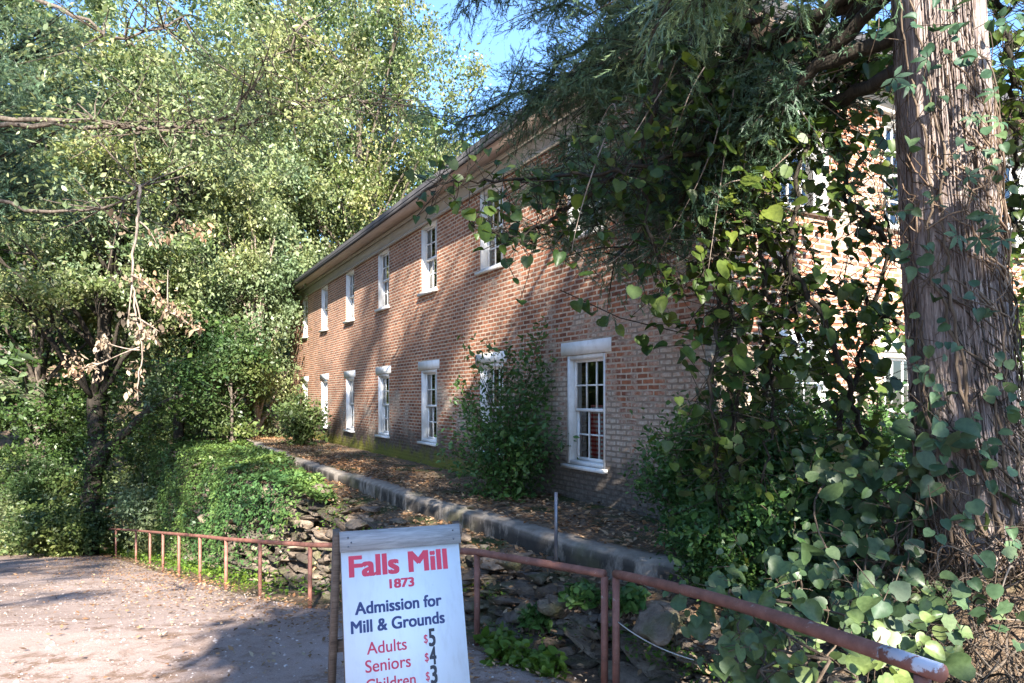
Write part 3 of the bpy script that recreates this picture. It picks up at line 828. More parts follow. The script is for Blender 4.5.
fk = MB(); fb = np.array(t2.location)
for L in ([P(92,470,21.7), P(110,448,21.5), P(128,430,21.2), P(152,408,20.8), P(190,392,20.2)], [P(92,470,21.7), P(100,440,21.9), P(104,400,22.2), P(120,350,22.4)]):
    q = resample(np.array(L), .25); q[1:-1] += rng.normal(0, .03, q[1:-1].shape); fk.tube(q-fb, np.linspace(.2, .05, len(q)), 9)
fk.build('fork_limb', M['bark_dark'], t2, True)
fi = MB(); tq = bez(P(86,520,21.8), P(90,470,21.7), P(118,360,22.2), 60)
leaves(fi, tq[rng.integers(0, 60, 2600)] + rng.normal(0, .3, (2600, 3)) - fb, .11, 'quad')
tq = bez(P(92,470,21.7), P(120,440,21.3), P(190,392,20.2), 60)
leaves(fi, tq[rng.integers(0, 60, 1300)] + rng.normal(0, .2, (1300, 3)) - fb, .1, 'quad')
tq = P(190,380,20.2) + rng.normal(0, .7, (1500, 3)); leaves(fi, tq - fb, .11, 'quad')
fi.build('ivy_leaves', M['leaf_dark'], t2)
# tree leaning over the road from the left, with the dead hanging branch
ot = empty('overhanging_tree', (-10.5, 7.6, gz(-10.5, 7.6)))
tag(ot, 'tree outside the left edge whose limbs and brown dead branch hang over the road', 'tree')
o0 = np.array([-10.5, 7.6, gz(-10.5, 7.6)])
tb = MB(); lb = MB(); db0 = MB()
tp = bez((-10.5,7.6,-2.7),(-10.6,7.7,2),(-9.9,8.2,7.5),10)
tb.tube(tp-o0, np.linspace(.3,.16,10), 10, True, .04)
limbs = [[(-10.3,7.8,2.2),(-7.0,8.6,3.6),P(170,130,9.0),P(235,112,9.2),P(272,62,9.4),P(305,22,9.6)],
         [(-10.2,7.9,3.2),(-7,9,3.6),P(240,128,9.8),P(300,100,10),P(345,100,10.2),P(410,100,10.5)],
         [(-10.3,7.7,1.5),(-7.5,8.2,2.6),P(60,215,8.2),P(110,205,8.1),P(140,185,8.0)],
         [(-10.0,8.0,5),(-7,8.6,5.6),P(120,40,8.6),P(200,10,8.8)]]
for L in limbs:
    L = np.array(L, float); q = resample(L, .25); q[1:-1] += rng.normal(0, .03, q[1:-1].shape)
    tb.tube(q-o0, np.linspace(.05, .012, len(q)), 7)
    for i in range(len(q)):
        if q[i][0] < -7.5 or CX+F*q[i][0]/q[i][1] < 95: continue
        for k in range(6):
            e = q[i] + rng.normal(0, .5, 3)*np.array([1, 1, .8])
            tb.tube(bez(q[i], (q[i]+e)/2+rng.normal(0, .08, 3), e, 4)-o0, np.linspace(.012, .004, 4), 4, False)
            leaves(lb, e + rng.normal(0, .2, (34, 3)) - o0, .062, 'oval', up=.5)
tb.build('trunk', M['bark'], ot, True)
for k in range(9):
    e = P(rng.uniform(-10, 34), rng.uniform(332, 400), 5.2); leaves(lb, e + rng.normal(0, .05, (9, 3)) - o0, .075, 'oval', up=1.2)
    tb2 = bez(P(-40, 345, 5.3), (P(-40, 345, 5.3)+e)/2+np.array([0, 0, .05]), e, 6); db0.tube(tb2-o0, .004, 5, False)
db0.tube(resample(np.array([(-10.3,7.7,.4), (-7.5,6.6,.6), P(-60,345,5.3), P(-40,345,5.3)]), .2)-o0, .012, 6)
db0.build('low_twig', M['bark'], ot, True)
lb.build('foliage', M['leaf_pale'], ot)
db = MB(); dl = MB()
mainp = np.array([P(140,185,8),P(138,225,8),P(131,270,7.95),P(135,310,7.95),P(141,345,7.9),P(138,402,7.9)])
q = resample(mainp, .08); q[1:-1] += rng.normal(0, .012, q[1:-1].shape)
db.tube(q-o0, np.linspace(.018, .006, len(q)), 6)
tw = [((140,222),(150,228),(157,245)),((131,275),(150,280),(168,312)),((168,312),(180,315),(196,330)),((134,295),(140,310),(144,345)),((168,312),(167,290),(168,270)),
      ((132,285),(130,305),(128,320)),((140,347),(125,352),(108,360)),((140,350),(125,350),(104,342)),((108,360),(98,366),(80,368)),((138,318),(150,325),(160,332))]
for (a, m, e) in tw:
    q = bez(P(*a, 7.95), P(*m, 7.9), P(*e, 7.95), 7)
    db.tube(q-o0, np.linspace(.011, .004, 7), 5)
for (px, py, nn) in [(131,278,10),(143,278,14),(150,285,12),(158,298,10),(165,300,14),(172,306,18),(178,316,12),(196,326,18),(128,318,14),(140,330,26),(146,333,14),(158,330,9),(107,341,14),(104,345,10),(95,366,20),(80,366,18),(72,368,10),(138,366,12),(136,386,10),(155,235,10),(120,222,12),(185,225,12),(205,232,12),(168,236,12)]:
    leaves(dl, P(px, py, 7.93) + rng.normal(0, .06, (nn*2, 3)) - o0, .062, 'oval', up=-.2, axis=np.tile([0, 0, -1.], (nn*2, 1)))
d_ = db.build('dead_branch', M['bark_pale'], ot, True); tag(d_, 'dead branch hanging down with clusters of brown leaves')
dl.build('dead_leaves', M['leaf_dead'], d_)

# trees standing behind the photographer, whose shade dapples the road and the wall
BG = 'trees on the near side of the road'
for (x, y, h, r, zc, rz, ncl, per, lab) in [
        (-7.6, -8, 23, 4.8, 12.0, 8.5, 230, 150, 'tallest shade tree behind the viewpoint on the road side'),
        (-16.5, -7, 22, 5.0, 11.0, 9.0, 210, 130, 'shade tree behind the viewpoint farthest up the road'),
        (2.0, -9, 22, 3.0, 16.0, 4.8, 54, 230, 'high crowned shade tree straight behind the viewpoint'),
        (3.0, -6.5, 14, 2.5, 7.6, 4.6, 115, 120, 'shade tree behind the viewpoint on the mill side'),
        (1.45, -6.5, 8, 1.0, 5.4, 1.0, 85, 130, 'small shade tree behind the viewpoint at the road edge')]:
    wood(x, y, h, r, zc, rz, ncl, per, .17, 'leaf_mid', lab, group=BG, cr=(.4, .75), flat=.6)

# ------------------------------------------------------------------ ivy over the wall, weeds, shrubs
def lines_pts(path, n, spread):
    q = resample(np.asarray(path, float), .03); i = rng.integers(0, len(q), n)
    return q[i] + rng.normal(0, spread, (n, q.shape[1]))
# ivy: the face of the wall and the top between wall and kerb, left of the bare stones
iv = MB()
pp = resample(WALL[1:4], .05); tt = unit(np.gradient(pp, axis=0)); nn = np.stack([-tt[:, 1], tt[:, 0]], 1)
n = 26000
i = rng.integers(0, len(pp), n); p = pp[i]; nrm = nn[i]
fr = i/len(pp)
top = BANK_Z; bot = G(p[:, 0], p[:, 1])
f = rng.random(n)**.75
keep = (fr < .72) | (rng.random(n) < np.clip(1.5*(1-(fr-.72)/.28), 0, 1)*(.25 + .75*(f > .62)))
bulge = .1 + .6*fbm(fr*26, f*3, 12)**1.4
z = bot + (top-bot+.05+.35*(vnoise(fr*22, 0, 13)-.4))*f
q = p - nrm*(bulge + .25*(1-f))[:, None]
pos = np.stack([q[:, 0], q[:, 1], z], 1) + rng.normal(0, .05, (n, 3))
leaves(iv, pos[keep], .07, 'quad', normal=np.concatenate([-nrm, np.full((n, 1), .7)], 1)[keep])
n = 17000
i = rng.integers(0, len(pp), n); p = pp[i]; nrm = nn[i]
wdt = rng.random(n)*np.interp(i/len(pp), [0, .55, .8, 1], [2.4, 1.7, .9, .35]) - .25
q = p + nrm*wdt[:, None]
z = TZ(q[:, 0], q[:, 1]) + (.05 + .42*(fbm(q[:, 0]*1.1, q[:, 1]*1.1, 18)-.3).clip(0)) + .16*fbm(q[:, 0]*2, q[:, 1]*2, 17)*rng.random(n)**.5 + .03
k_ = sdist(KERB, q[:, 0], q[:, 1]) < -.05
leaves(iv, np.stack([q[:, 0], q[:, 1], z], 1)[k_], .075, 'quad', up=1.5)
tag(iv.build('ivy', M['leaf_ivy']), 'thick green ivy hanging over the stone wall left of the price board', 'ivy', kind='stuff')

# low weeds along the fence foot, far verge ground cover
wv = MB()
FLr = resample(FL[:11], .05)
n = 9000
i = rng.integers(0, len(FLr), n); q = FLr[i] + np.stack([rng.uniform(-.15, 1.3, n), rng.uniform(-.1, .9, n)], 1)
m_ = (sdist(WALL, q[:, 0], q[:, 1]) < -.12) & (fbm(q[:, 0]*1.6, q[:, 1]*1.6, 40) > .43) & (q[:, 1] > 5.2)
q = q[m_]
leaves(wv, np.stack([q[:, 0], q[:, 1], G(q[:, 0], q[:, 1]) + .03 + .2*rng.random(len(q))**2], 1), .06, 'quad', up=1.2)
n = 9000
q = np.stack([rng.uniform(-32, -9, n), rng.uniform(22.8, 29, n)], 1)
leaves(wv, np.stack([q[:, 0], q[:, 1], G(q[:, 0], q[:, 1]) + .05 + .3*rng.random(n)**2], 1), .13, 'quad', up=1.2)
pw = resample(WALL[3:10], .02); tw_ = unit(np.gradient(pw, axis=0)); nw = np.stack([-tw_[:, 1], tw_[:, 0]], 1)
n = 7000; i = rng.integers(0, len(pw), n); f = rng.random(n)
m_ = fbm(i*.03, f*4, 61) > .53; i = i[m_]; f = f[m_]; n = len(i)
zb_ = G(pw[i][:, 0], pw[i][:, 1]); q = pw[i] + nw[i]*(-.06 - .36*(1-f) + rng.normal(0, .05, n))[:, None]
leaves(wv, np.stack([q[:, 0], q[:, 1], zb_ + (BANK_Z-zb_)*f + .06], 1), .038, 'quad', up=1.0)
tag(wv.build('ground_cover', M['leaf_weed']), 'bright green weeds along the foot of the fence and the road edge', 'weeds', kind='stuff')

# leaf litter on the terrace, bank and road edges
ll = MB()
n = 16000
q = np.concatenate([lines_pts(KERB, n//2, .55), lines_pts(KERB + np.array([.75, .4]), n//2, .6)])
wd = sdist(WALL, q[:, 0], q[:, 1])
q = q[(wd > .1)]
leaves(ll, np.stack([q[:, 0], q[:, 1], TZ(q[:, 0], q[:, 1]) + .02 + .02*rng.random(len(q))], 1), .06, 'quad', up=2.6)
n = 7000
q = lines_pts(FL[:13], n, .1) - np.abs(rng.normal(0, 1, (n, 1)))*np.array([[.9, .5]])
leaves(ll, np.stack([q[:, 0], q[:, 1], G(q[:, 0], q[:, 1]) + .085 + .012*rng.random(n)], 1), .038, 'quad', up=2.6)
q = np.stack([rng.uniform(-14, 1, 3500), rng.uniform(2.2, 20, 3500)], 1); q = q[(sdist(FL, q[:, 0], q[:, 1]) < -.1)]
leaves(ll, np.stack([q[:, 0], q[:, 1], G(q[:, 0], q[:, 1]) + .085 + .01*rng.random(len(q))], 1), .032, 'quad', up=2.6)
pw = resample(WALL[3:10], .02); tw_ = unit(np.gradient(pw, axis=0)); nw = np.stack([-tw_[:, 1], tw_[:, 0]], 1)
n = 2600; i = rng.integers(0, len(pw), n); f = rng.random(n)
zb_ = G(pw[i][:, 0], pw[i][:, 1]); q = pw[i] + nw[i]*(.0 - .36*(1-f) + rng.normal(0, .06, n))[:, None]
leaves(ll, np.stack([q[:, 0], q[:, 1], zb_ + (BANK_Z-zb_)*f + .05], 1), .05, 'quad', up=2.0)
tag(ll.build('leaf_litter', M['leaf_litter']), 'fallen brown leaves on the terrace, bank and road edge', 'fallen leaves', kind='stuff')

def shrub(name, label, x, y, h, r, nst, per, leaf, mat, kind='oval', group=None, spread=.16, zb=None, cat='shrub', low=.1, lean=(0, 0), up=.7):
    z = float(surf(np.array([x]), np.array([y]))[0]) if zb is None else zb
    root = empty(name, (x, y, z)); tag(root, label, cat, group)
    sb = MB(); lb = MB()
    for k in range(nst):
        an = rng.uniform(0, 2*math.pi); rr = r*math.sqrt(rng.random()); hh = h*(1-.5*(rr/r)**1.5)*rng.uniform(.65, 1.05)
        e = np.array([math.cos(an)*rr+lean[0]*hh, math.sin(an)*rr+lean[1]*hh, hh])
        st = bez((rng.normal(0, .06), rng.normal(0, .06), -.05), (e[0]*.25, e[1]*.25, hh*.55), e, 9)
        st[1:] += rng.normal(0, .02, (8, 3))
        sb.tube(st, np.linspace(.011, .003, 9), 5, False)
        t_ = low + (1-low)*rng.random(per)**.75
        p = np.stack([np.interp(t_, np.linspace(0, 1, 9), st[:, c]) for c in range(3)], 1)
        p += rng.standard_normal((per, 3))*spread*(1.1-.55*t_)[:, None]
        p[:, 2] = np.maximum(p[:, 2], .02)
        leaves(lb, p, leaf, kind, up=up)
    lb.build('foliage', M[mat], root); sb.build('stem', M['twig'], root, True)
    return root

c = P(505, 495, 9.75)
shrub('evergreen_shrub', 'leafy green shrub with tall sprays before the second ground floor window', c[0], c[1], 1.65, .95, 38, 140, .068, 'leaf_shrub', spread=.22, low=.05)
shrub('tall_sapling', 'thin tall sapling with sparse leaves rising behind the window shrub', c[0]+.05, c[1]+.25, 3.25, .9, 20, 130, .07, 'leaf_shrub', spread=.12, low=.35)
shrub('corner_bush', 'dark bush at the foot of the far corner of the mill', -6.35, 20.4, 1.9, .8, 22, 170, .1, 'leaf_mid', spread=.2)
SG = 'small leaved shrubs before the end wall'
for (x, y, h, r, lab) in [(1.75, 6.25, 1.35, .6, 'small leaved shrub at the brick corner right of the near window'),
                          (2.35, 6.0, 1.75, .6, 'small leaved shrub in front of the end wall, second from the brick corner'),
                          (2.75, 6.6, 1.75, .7, 'tallest small leaved shrub, against the end wall of the mill'),
                          (3.3, 6.3, 1.35, .7, 'small leaved shrub against the end wall left of the cedar trunk'),
                          (3.0, 5.7, 1.3, .6, 'small leaved shrub left of the cedar foot, in front of the others'),
                          (3.9, 6.9, 1.6, .7, 'broad small leaved shrub at the end wall behind the cedar trunk'),
                          (1.75, 5.45, .8, .4, 'low small leaved shrub at the end of the kerb'),
                          (2.2, 5.1, 1.05, .55, 'low small leaved shrub behind the right hand rail')]:
    shrub('privet_shrub', lab, x, y, h*1.1, r*1.1, 40, 260, .052, 'leaf_shrub', spread=.15, group=SG, up=.6)
# broad leaved vine tangle at the lower right
def leafy_vine(name, label, pts, n, leaf, mat, kind, nstem, sp, cat='vine', base=None, up=.5, hang=False, facing=(-.3, -1, .7)):
    pts = np.array(pts, float); base = pts[0] if base is None else np.array(base)
    root = empty(name, base); tag(root, label, cat)
    lb = MB(); sb = MB()
    q = pts[rng.integers(0, len(pts), n)] + rng.normal(0, 1, (n, 3))*np.array(sp)
    leaves(lb, q-base, leaf, kind, normal=np.tile(facing, (n, 1)) + rng.normal(0, .35, (n, 3)), axis=np.tile([0, -.3, -.6], (n, 1)) + rng.normal(0, .7, (n, 3)), svar=.36)
    for p in q[::2]:
        e = p + rng.normal(0, .05, 3) + np.array([0, .06, -.05])
        sb.tube(bez(p, (p+e)/2+rng.normal(0, .015, 3), e, 4)-base, .0018, 4, False)
    for k in range(nstem):
        a = pts[rng.integers(0, len(pts))]; c_ = pts[rng.integers(0, len(pts))]
        m = (a+c_)/2 + rng.normal(0, .2, 3)
        sb.tube(bez(a, m, c_, 9)-base, np.linspace(.008, .003, 9), 5, False)
    lb.build('foliage', M[mat], root); sb.build('stem', M['twig'], root, True)
    return root
leafy_vine('broadleaf_vine', 'pale round leaved vine behind the right hand rail at the bottom',
           [P(730,590,3.7), P(770,600,3.55), P(800,580,3.7), P(750,640,3.3), P(800,650,3.1), P(760,670,3.1), P(830,660,2.9), P(720,620,3.7), P(745,610,3.6), P(850,600,3.5), P(880,640,3.0)], 330, .064, 'leaf_kudzu', 'heart', 18, (.1, .14, .1), base=P(770,683,3.4))
leafy_vine('dark_broadleaf_vine', 'dark green heart leaved vine tangle against the foot of the cedar',
           [P(830,480,4.6), P(870,490,4.5), P(900,510,4.4), P(920,470,4.3), P(850,530,4.6), P(880,560,4.3), P(910,590,4.0), P(830,560,4.5), P(800,540,4.8), P(940,460,4.1), P(860,600,4.0), P(900,640,3.6)], 560, .085, 'leaf_kudzu_dark', 'heart', 26, (.14, .22, .14), base=P(880,640,4.3))

# ------------------------------------------------------------------ the red cedar with its creeper
cbase = np.array([2.98, 4.2, -.95])
cedar = empty('red_cedar', cbase); tag(cedar, 'big shaggy barked cedar on the right with dark needle branches over the mill', 'tree')
Yt = 4.15
ctr = np.array([P(1000,640,Yt), P(988,560,Yt), P(974,470,Yt), P(962,380,Yt), P(953,280,Yt), P(946,180,Yt), P(940,80,Yt), P(935,0,Yt), P(922,-180,Yt), P(905,-500,Yt), P(890,-900,Yt), P(880,-1250,Yt)])
crad = .80*np.array([.47,.40,.35,.32,.305,.295,.285,.275,.25,.2,.14,.07])
qd = np.concatenate([[0], np.cumsum(np.linalg.norm(np.diff(ctr, axis=0), axis=1))])
qs = np.arange(0, qd[-1], .07)
cp = np.stack([np.interp(qs, qd, ctr[:, k]) for k in range(3)], 1); cr_ = np.interp(qs, qd, crad)
NS = 64
th = np.linspace(0, 2*math.pi, NS, endpoint=False)
V = []
for i in range(len(qs)):
    ridge = .16*(fbm(th*4.2+qs[i]*.35, np.full(NS, qs[i]*.9), 51)-.47) + .13*(vnoise(th*9+qs[i]*.2, np.full(NS, qs[i]*1.3), 53)-.5) + .10*np.cos(th*3+qs[i]*.5) + .05*np.cos(th*7+1-qs[i]*.4)
    r = cr_[i]*(1+ridge)
    V.append(np.stack([cp[i, 0]+r*np.cos(th), cp[i, 1]+r*np.sin(th), np.full(NS, cp[i, 2])], 1))
V = np.concatenate(V)-cbase
i = np.arange(len(qs)-1)[:, None]*NS; j = np.arange(NS)[None]; k = (j+1) % NS
b = MB(); b.add(V, np.stack([i+j, i+k, i+NS+k, i+NS+j], -1).reshape(-1, 4))
trk = b.build('trunk', M['bark_cedar'], cedar, True)
b = MB()                                         # loose fibres of bark
for k in range(900):
    i = int(rng.integers(2, 60) if k % 5 else rng.integers(2, len(qs)-60)); an = rng.uniform(0, 2*math.pi); L = rng.uniform(.25, 1.3)
    m = max(4, int(L/.07)); V = []; l0 = rng.uniform(1.0, 1.05); cu_ = rng.uniform(0, .03)
    for q in range(m):
        ii = min(i+q, len(qs)-1); an += rng.normal(0, .012)
        r = cr_[ii]*(l0+.07*math.sin(an*3+qs[ii]*.5)) + cu_*max(0, abs(q-m/2)/m*2-.6)
        V.append((cp[ii, 0]+r*math.cos(an)-cbase[0], cp[ii, 1]+r*math.sin(an)-cbase[1], cp[ii, 2]-cbase[2]))
    b.tube(V, rng.uniform(.002, .006), 5, False)
b.build('shaggy_bark', M['bark_cedar'], trk)
# limbs: (points), each gets drooping needle sprays
def CP(px, py, Y): return P(px, py, Y)
limbs = [
    [CP(920,60,4.2), CP(850,95,4.7), CP(800,125,5.2), CP(740,175,5.7), CP(700,205,6.0), CP(640,240,6.4)],
    [CP(915,-40,4.2), CP(800,20,4.8), CP(740,60,5.2), CP(690,120,5.6), CP(650,170,6.0), CP(600,215,6.4)],
    [CP(915,-120,4.2), CP(800,-60,4.8), CP(700,10,5.3), CP(640,60,5.8), CP(580,75,6.4), CP(520,92,7.0), CP(450,128,7.6)],
    [CP(915,-250,4.2), CP(780,-140,4.9), CP(680,-60,5.5), CP(600,-10,6.1), CP(540,10,6.8)],
    [CP(905,-420,4.2), CP(760,-250,4.7), CP(640,-150,5.2), CP(560,-80,5.8), CP(470,-10,6.6)],
    [CP(915,-200,4.2), CP(850,-120,3.6), CP(760,-60,3.3), CP(680,-20,3.2)],
    [CP(915,20,4.2), CP(830,60,4.6), CP(760,120,4.9), CP(700,170,5.1), CP(670,215,5.3), CP(610,260,5.6)],
    [CP(905,-500,4.2), CP(850,-420,5.4), CP(760,-300,6.2), CP(690,-200,6.8)],
    [CP(905,-600,4.2), CP(860,-550,3.2), CP(760,-500,2.6)],
    [CP(915,-60,4.2), CP(800,30,5.0), CP(700,90,5.7), CP(640,120,6.2), CP(575,150,6.7)],
    [CP(915,-90,4.2), CP(790,-30,5.0), CP(690,40,5.8), CP(620,90,6.4), CP(550,190,7.0)],
    [CP(915,-30,4.2), CP(820,60,4.7), CP(740,130,5.2), CP(660,200,5.7)],
    [CP(915,-60,4.2), CP(790,50,5.0), CP(690,130,5.7), CP(620,190,6.2), CP(555,240,6.7)],
    [CP(915,-40,4.2), CP(780,90,5.2), CP(680,180,5.9), CP(590,160,6.4), CP(530,190,6.9)],
    [CP(915,-140,4.2), CP(760,-20,5.2), CP(640,20,6.0), CP(560,60,6.6), CP(520,130,7.0)],
    [CP(890,-800,4.2), CP(800,-760,4.9), CP(700,-600,5.4)],
    [CP(890,-700,4.2), CP(960,-640,4.6), CP(1100,-560,5.0)],
    [CP(890,-700,4.2), CP(800,-740,3.2), CP(700,-700,2.6)],
]
lim = MB(); nd = MB()
for li, L in enumerate(limbs):
    q = resample(np.array(L, float), .12); m = len(q)
    q[1:-1] += rng.normal(0, .02, (m-2, 3))
    lim.tube(q-cbase, np.linspace(.055, .012, m), 8)
    for i in range(int(m*.36), m):
        for k in range(5 if i < m*.7 else 3):
            d = rng.standard_normal(3)*np.array([1, 1, .7]) + np.array([-.35, .15, -.45])
            ln = rng.uniform(.2, .85)*(1-.3*i/m)
            e = q[i] + unit(d)*ln
            tw = bez(q[i], (q[i]+e)/2+np.array([0, 0, .06]), e, 6)
            lim.tube(tw-cbase, np.linspace(.008, .003, 6), 4, False)
            ns = 37
            t_ = rng.uniform(.15, 1.05, ns)
            pos = q[i] + (e-q[i])*t_[:, None] + rng.normal(0, .06, (ns, 3))
            leaves(nd, pos-cbase, .1, 'needle', up=.2, axis=np.tile(unit(d)*1.2+np.array([0, 0, -.25]), (ns, 1)))
lim.build('limb', M['bark_dark'], cedar, True)
nd.build('needles', M['cedar'], cedar)
# bare vine ropes and twigs hanging among the needles
b = MB()
for k in range(46):
    a = CP(rng.uniform(600, 880), rng.uniform(60, 240), rng.uniform(4.8, 6.0))
    e = a + np.array([rng.normal(-.1, .35), rng.normal(0, .25), -abs(rng.normal(.35, .4))])
    b.tube(bez(a, (a+e)/2+rng.normal(0, .15, 3), e, 9)-cbase, np.linspace(.006, .002, 9), 4, False)
b.build('bare_twigs', M['bark_pale'], cedar, True)

# creeper leaves on the cedar trunk
crb = CP(985,600,3.75)
cv = empty('trunk_creeper', crb); tag(cv, 'blue green creeper climbing the trunk of the shaggy cedar', 'vine')
lb = MB(); sb = MB()
for k in range(9):
    an0 = rng.uniform(math.pi*1.0, math.pi*1.95); i0 = rng.integers(2, 12); V = []
    for s in range(rng.integers(12, 50)):
        ii = min(i0+s, len(qs)-1); an0 += rng.normal(0, .06); r = cr_[ii]*1.13+.01
        V.append((cp[ii, 0]+r*math.cos(an0), cp[ii, 1]+r*math.sin(an0), cp[ii, 2]))
    sb.tube(np.array(V)-crb, np.linspace(.012, .005, len(V)), 5, False)
for (px, py, n, kd, sz) in [(900,30,5,'heart',.075),(930,20,6,'heart',.07),(960,40,5,'heart',.06),(910,75,4,'five',.09),(940,100,5,'heart',.06),(975,60,6,'heart',.06),(985,110,4,'five',.08),
        (900,145,3,'heart',.06),(945,170,2,'heart',.05),(965,195,5,'five',.09),(980,235,3,'five',.1),(985,245,1,'five',.13),(925,255,4,'heart',.07),(945,275,3,'heart',.05),
        (935,300,3,'heart',.06),(920,345,5,'heart',.055),(945,350,5,'heart',.055),(1000,310,3,'heart',.06),(935,375,4,'heart',.07),(1000,360,4,'heart',.06),(985,385,3,'heart',.06),
        (960,420,4,'heart',.07),(990,440,6,'heart',.065),(1005,470,5,'heart',.06),(950,450,4,'heart',.08),(940,520,3,'heart',.06),(1000,180,3,'heart',.06),(1010,20,8,'heart',.05),(1000,150,5,'heart',.05),
        (965,300,4,'heart',.07),(975,140,5,'heart',.07),(915,200,5,'heart',.06),(905,250,5,'heart',.06),(1000,215,5,'heart',.07),(925,400,6,'heart',.06),(935,440,5,'heart',.075),(1010,410,6,'heart',.06),(960,520,5,'heart',.07),(1005,540,6,'heart',.07),(975,565,5,'heart',.08),(955,10,6,'heart',.08),(985,605,4,'lobed',.07),(955,630,5,'lobed',.07),(1010,620,4,'lobed',.065),(930,600,4,'heart',.07),(870,610,3,'heart',.09),(885,600,3,'heart',.1)]:
    p = CP(px, py, 3.72 if py < 550 else 3.2) + rng.normal(0, 1, (n, 3))*np.array([.06, .05, .06])
    leaves(lb, p-crb, sz, kd, normal=np.tile([-.3, -1, .6], (n, 1)), axis=np.tile([-.2, -.4, -.6], (n, 1))+rng.normal(0, .5, (n, 3)), svar=.15)
    for q in p:
        a = q + np.array([rng.normal(.05, .08), .15, rng.normal(0, .1)])
        sb.tube(bez(a, (a+q)/2, q, 4)-crb, .0025, 4, False)
lb.build('foliage', M['leaf_creeper'], cv); sb.build('tendrils', M['twig'], cv, True)

# wild grape in the branches between the mill and the cedar
gv = empty('wild_grape', CP(860,470,5.0)); gb = CP(860,470,5.0)
tag(gv, 'olive green grape vine hung through the branches left of the cedar trunk', 'vine')
lb = MB(); sb = MB()
ropes = [[(715,60),(722,250),(712,400),(722,520)], [(690,40),(700,220),(742,330),(738,480)], [(770,100),(785,300),(760,490)], [(660,60),(640,160),(650,240),(690,300)], [(905,20),(800,110),(700,150),(620,170),(540,178),(460,182),(425,190)], [(620,170),(560,215),(520,240),(470,225)], [(990,-60),(1010,60),(1015,180),(1005,300),(1020,400)], [(1030,-40),(1040,120),(1030,260),(1045,400)], [(960,-100),(1000,20),(1025,120)], [(735,450),(728,330),(735,230),(760,120),(800,20),(830,-60)], [(870,470),(850,380),(790,260),(800,160),(870,60),(905,0)], [(700,215),(760,180),(830,110),(880,70),(905,40)],
         [(905,330),(860,300),(815,290),(780,300)], [(800,340),(780,260),(730,200),(690,180)], [(885,240),(850,200),(830,120),(840,40),(850,-40)], [(765,400),(770,290),(750,180),(745,80),(760,-30)], [(840,430),(870,330),(890,250),(880,130)], [(760,20),(720,40),(690,90),(700,160)]]
for r_ in ropes:
    q = np.array([CP(px, py, rng.uniform(4.7, 5.5)) for px, py in r_])
    q = resample(q, .08); q[1:-1] += rng.normal(0, .018, q[1:-1].shape)
    sb.tube(q-gb, np.linspace(.022, .008, len(q)), 6)
    for p in q[::1]:
        if rng.random() < .85:
            n = rng.integers(3, 9)
            e = p + rng.normal(0, .16, (n, 3))
            leaves(lb, e-gb, .085, 'heart', normal=np.tile([.1, -.6, .8], (n, 1)), axis=np.tile([0, -.2, -.9], (n, 1)), svar=.25)
            for x in e: sb.tube(bez(p, (p+x)/2+rng.normal(0, .03, 3), x, 4)-gb, .003, 4, False)
n = 1900
pz = np.stack([np.where(rng.random(n) < .75, rng.uniform(680, 915, n), rng.uniform(985, 1080, n)), rng.uniform(-30, 400, n)], 1)
e = np.array([CP(a, c_, d) for (a, c_), d in zip(pz, rng.uniform(4.6, 6.0, n))])
m_ = fbm(pz[:, 0]*.02, pz[:, 1]*.02, 71) > np.where((pz[:, 0] < 790) | (pz[:, 0] > 960), .42, .52)
leaves(lb, e[m_]-gb, .08, 'heart', normal=np.tile([.1, -.5, .8], (m_.sum(), 1)), axis=np.tile([0, -.2, -.9], (m_.sum(), 1)))
for (px, py) in [(592,312),(585,302),(600,318),(618,325),(640,335),(648,345),(655,305),(668,312),(685,340),(703,335),(740,358),(762,356),(655,325),(577,300)]:
    p = CP(px, py, 6.1); leaves(lb, np.array([p])-gb, .13, 'heart', normal=[(-.3, -1, .6)], axis=[(.1, -.2, -1)], svar=.1)
q = resample(np.array([CP(560,290,6.2), CP(620,318,6.1), CP(690,335,6.1), CP(760,352,6.0), CP(800,330,5.6)]), .1)
sb.tube(q-gb, .005, 5, False)
lb.build('foliage', M['leaf_vine'], gv); sb.build('tendrils', M['bark_dark'], gv, True)

# dead vines and straw heaped round the foot of the cedar
b = MB()
n = 4500
q = np.stack([rng.normal(2.75, .5, n), rng.normal(3.85, .5, n)], 1)
z = TZ(q[:, 0], q[:, 1])
for k in range(n):
    if sdist(WALL, q[k, 0:1], q[k, 1:2])[0] < .05: continue
    L = rng.uniform(.08, .3); an = rng.uniform(0, 6.28); t_ = rng.normal(0, .5)
    d = np.array([math.cos(an), math.sin(an), t_])*L; c0 = np.array([q[k, 0], q[k, 1], z[k]+rng.uniform(0, .2)])
    sd = unit(np.cross(d, (0.1, .3, 1)))*rng.uniform(.0015, .004); mid = c0 + d*.5 + np.array([0, 0, rng.uniform(0, .05)])
    b.add([c0-sd, c0+sd, mid+sd, mid-sd, c0+d], [(0, 1, 2, 3)]); b.F.append(np.array([[3, 2, 4]], np.int32) + b.n - 5)
for k in range(420):                             # dead vine stems looping over the heap
    x, y = rng.normal(2.75, .5), rng.normal(3.75, .5)
    if sdist(WALL, [x], [y])[0] < .05: continue
    a = np.array([x, y, float(TZ(np.array([x]), np.array([y]))[0]) + rng.uniform(.02, .2)])
    e = a + rng.normal(0, .3, 3)*np.array([1, 1, .45]); mid = (a+e)/2 + np.array([0, 0, rng.uniform(.02, .2)]) + rng.normal(0, .1, 3)
    b.tube(bez(a, mid, e, 9), np.linspace(rng.uniform(.003, .009), .002, 9), 5, False)
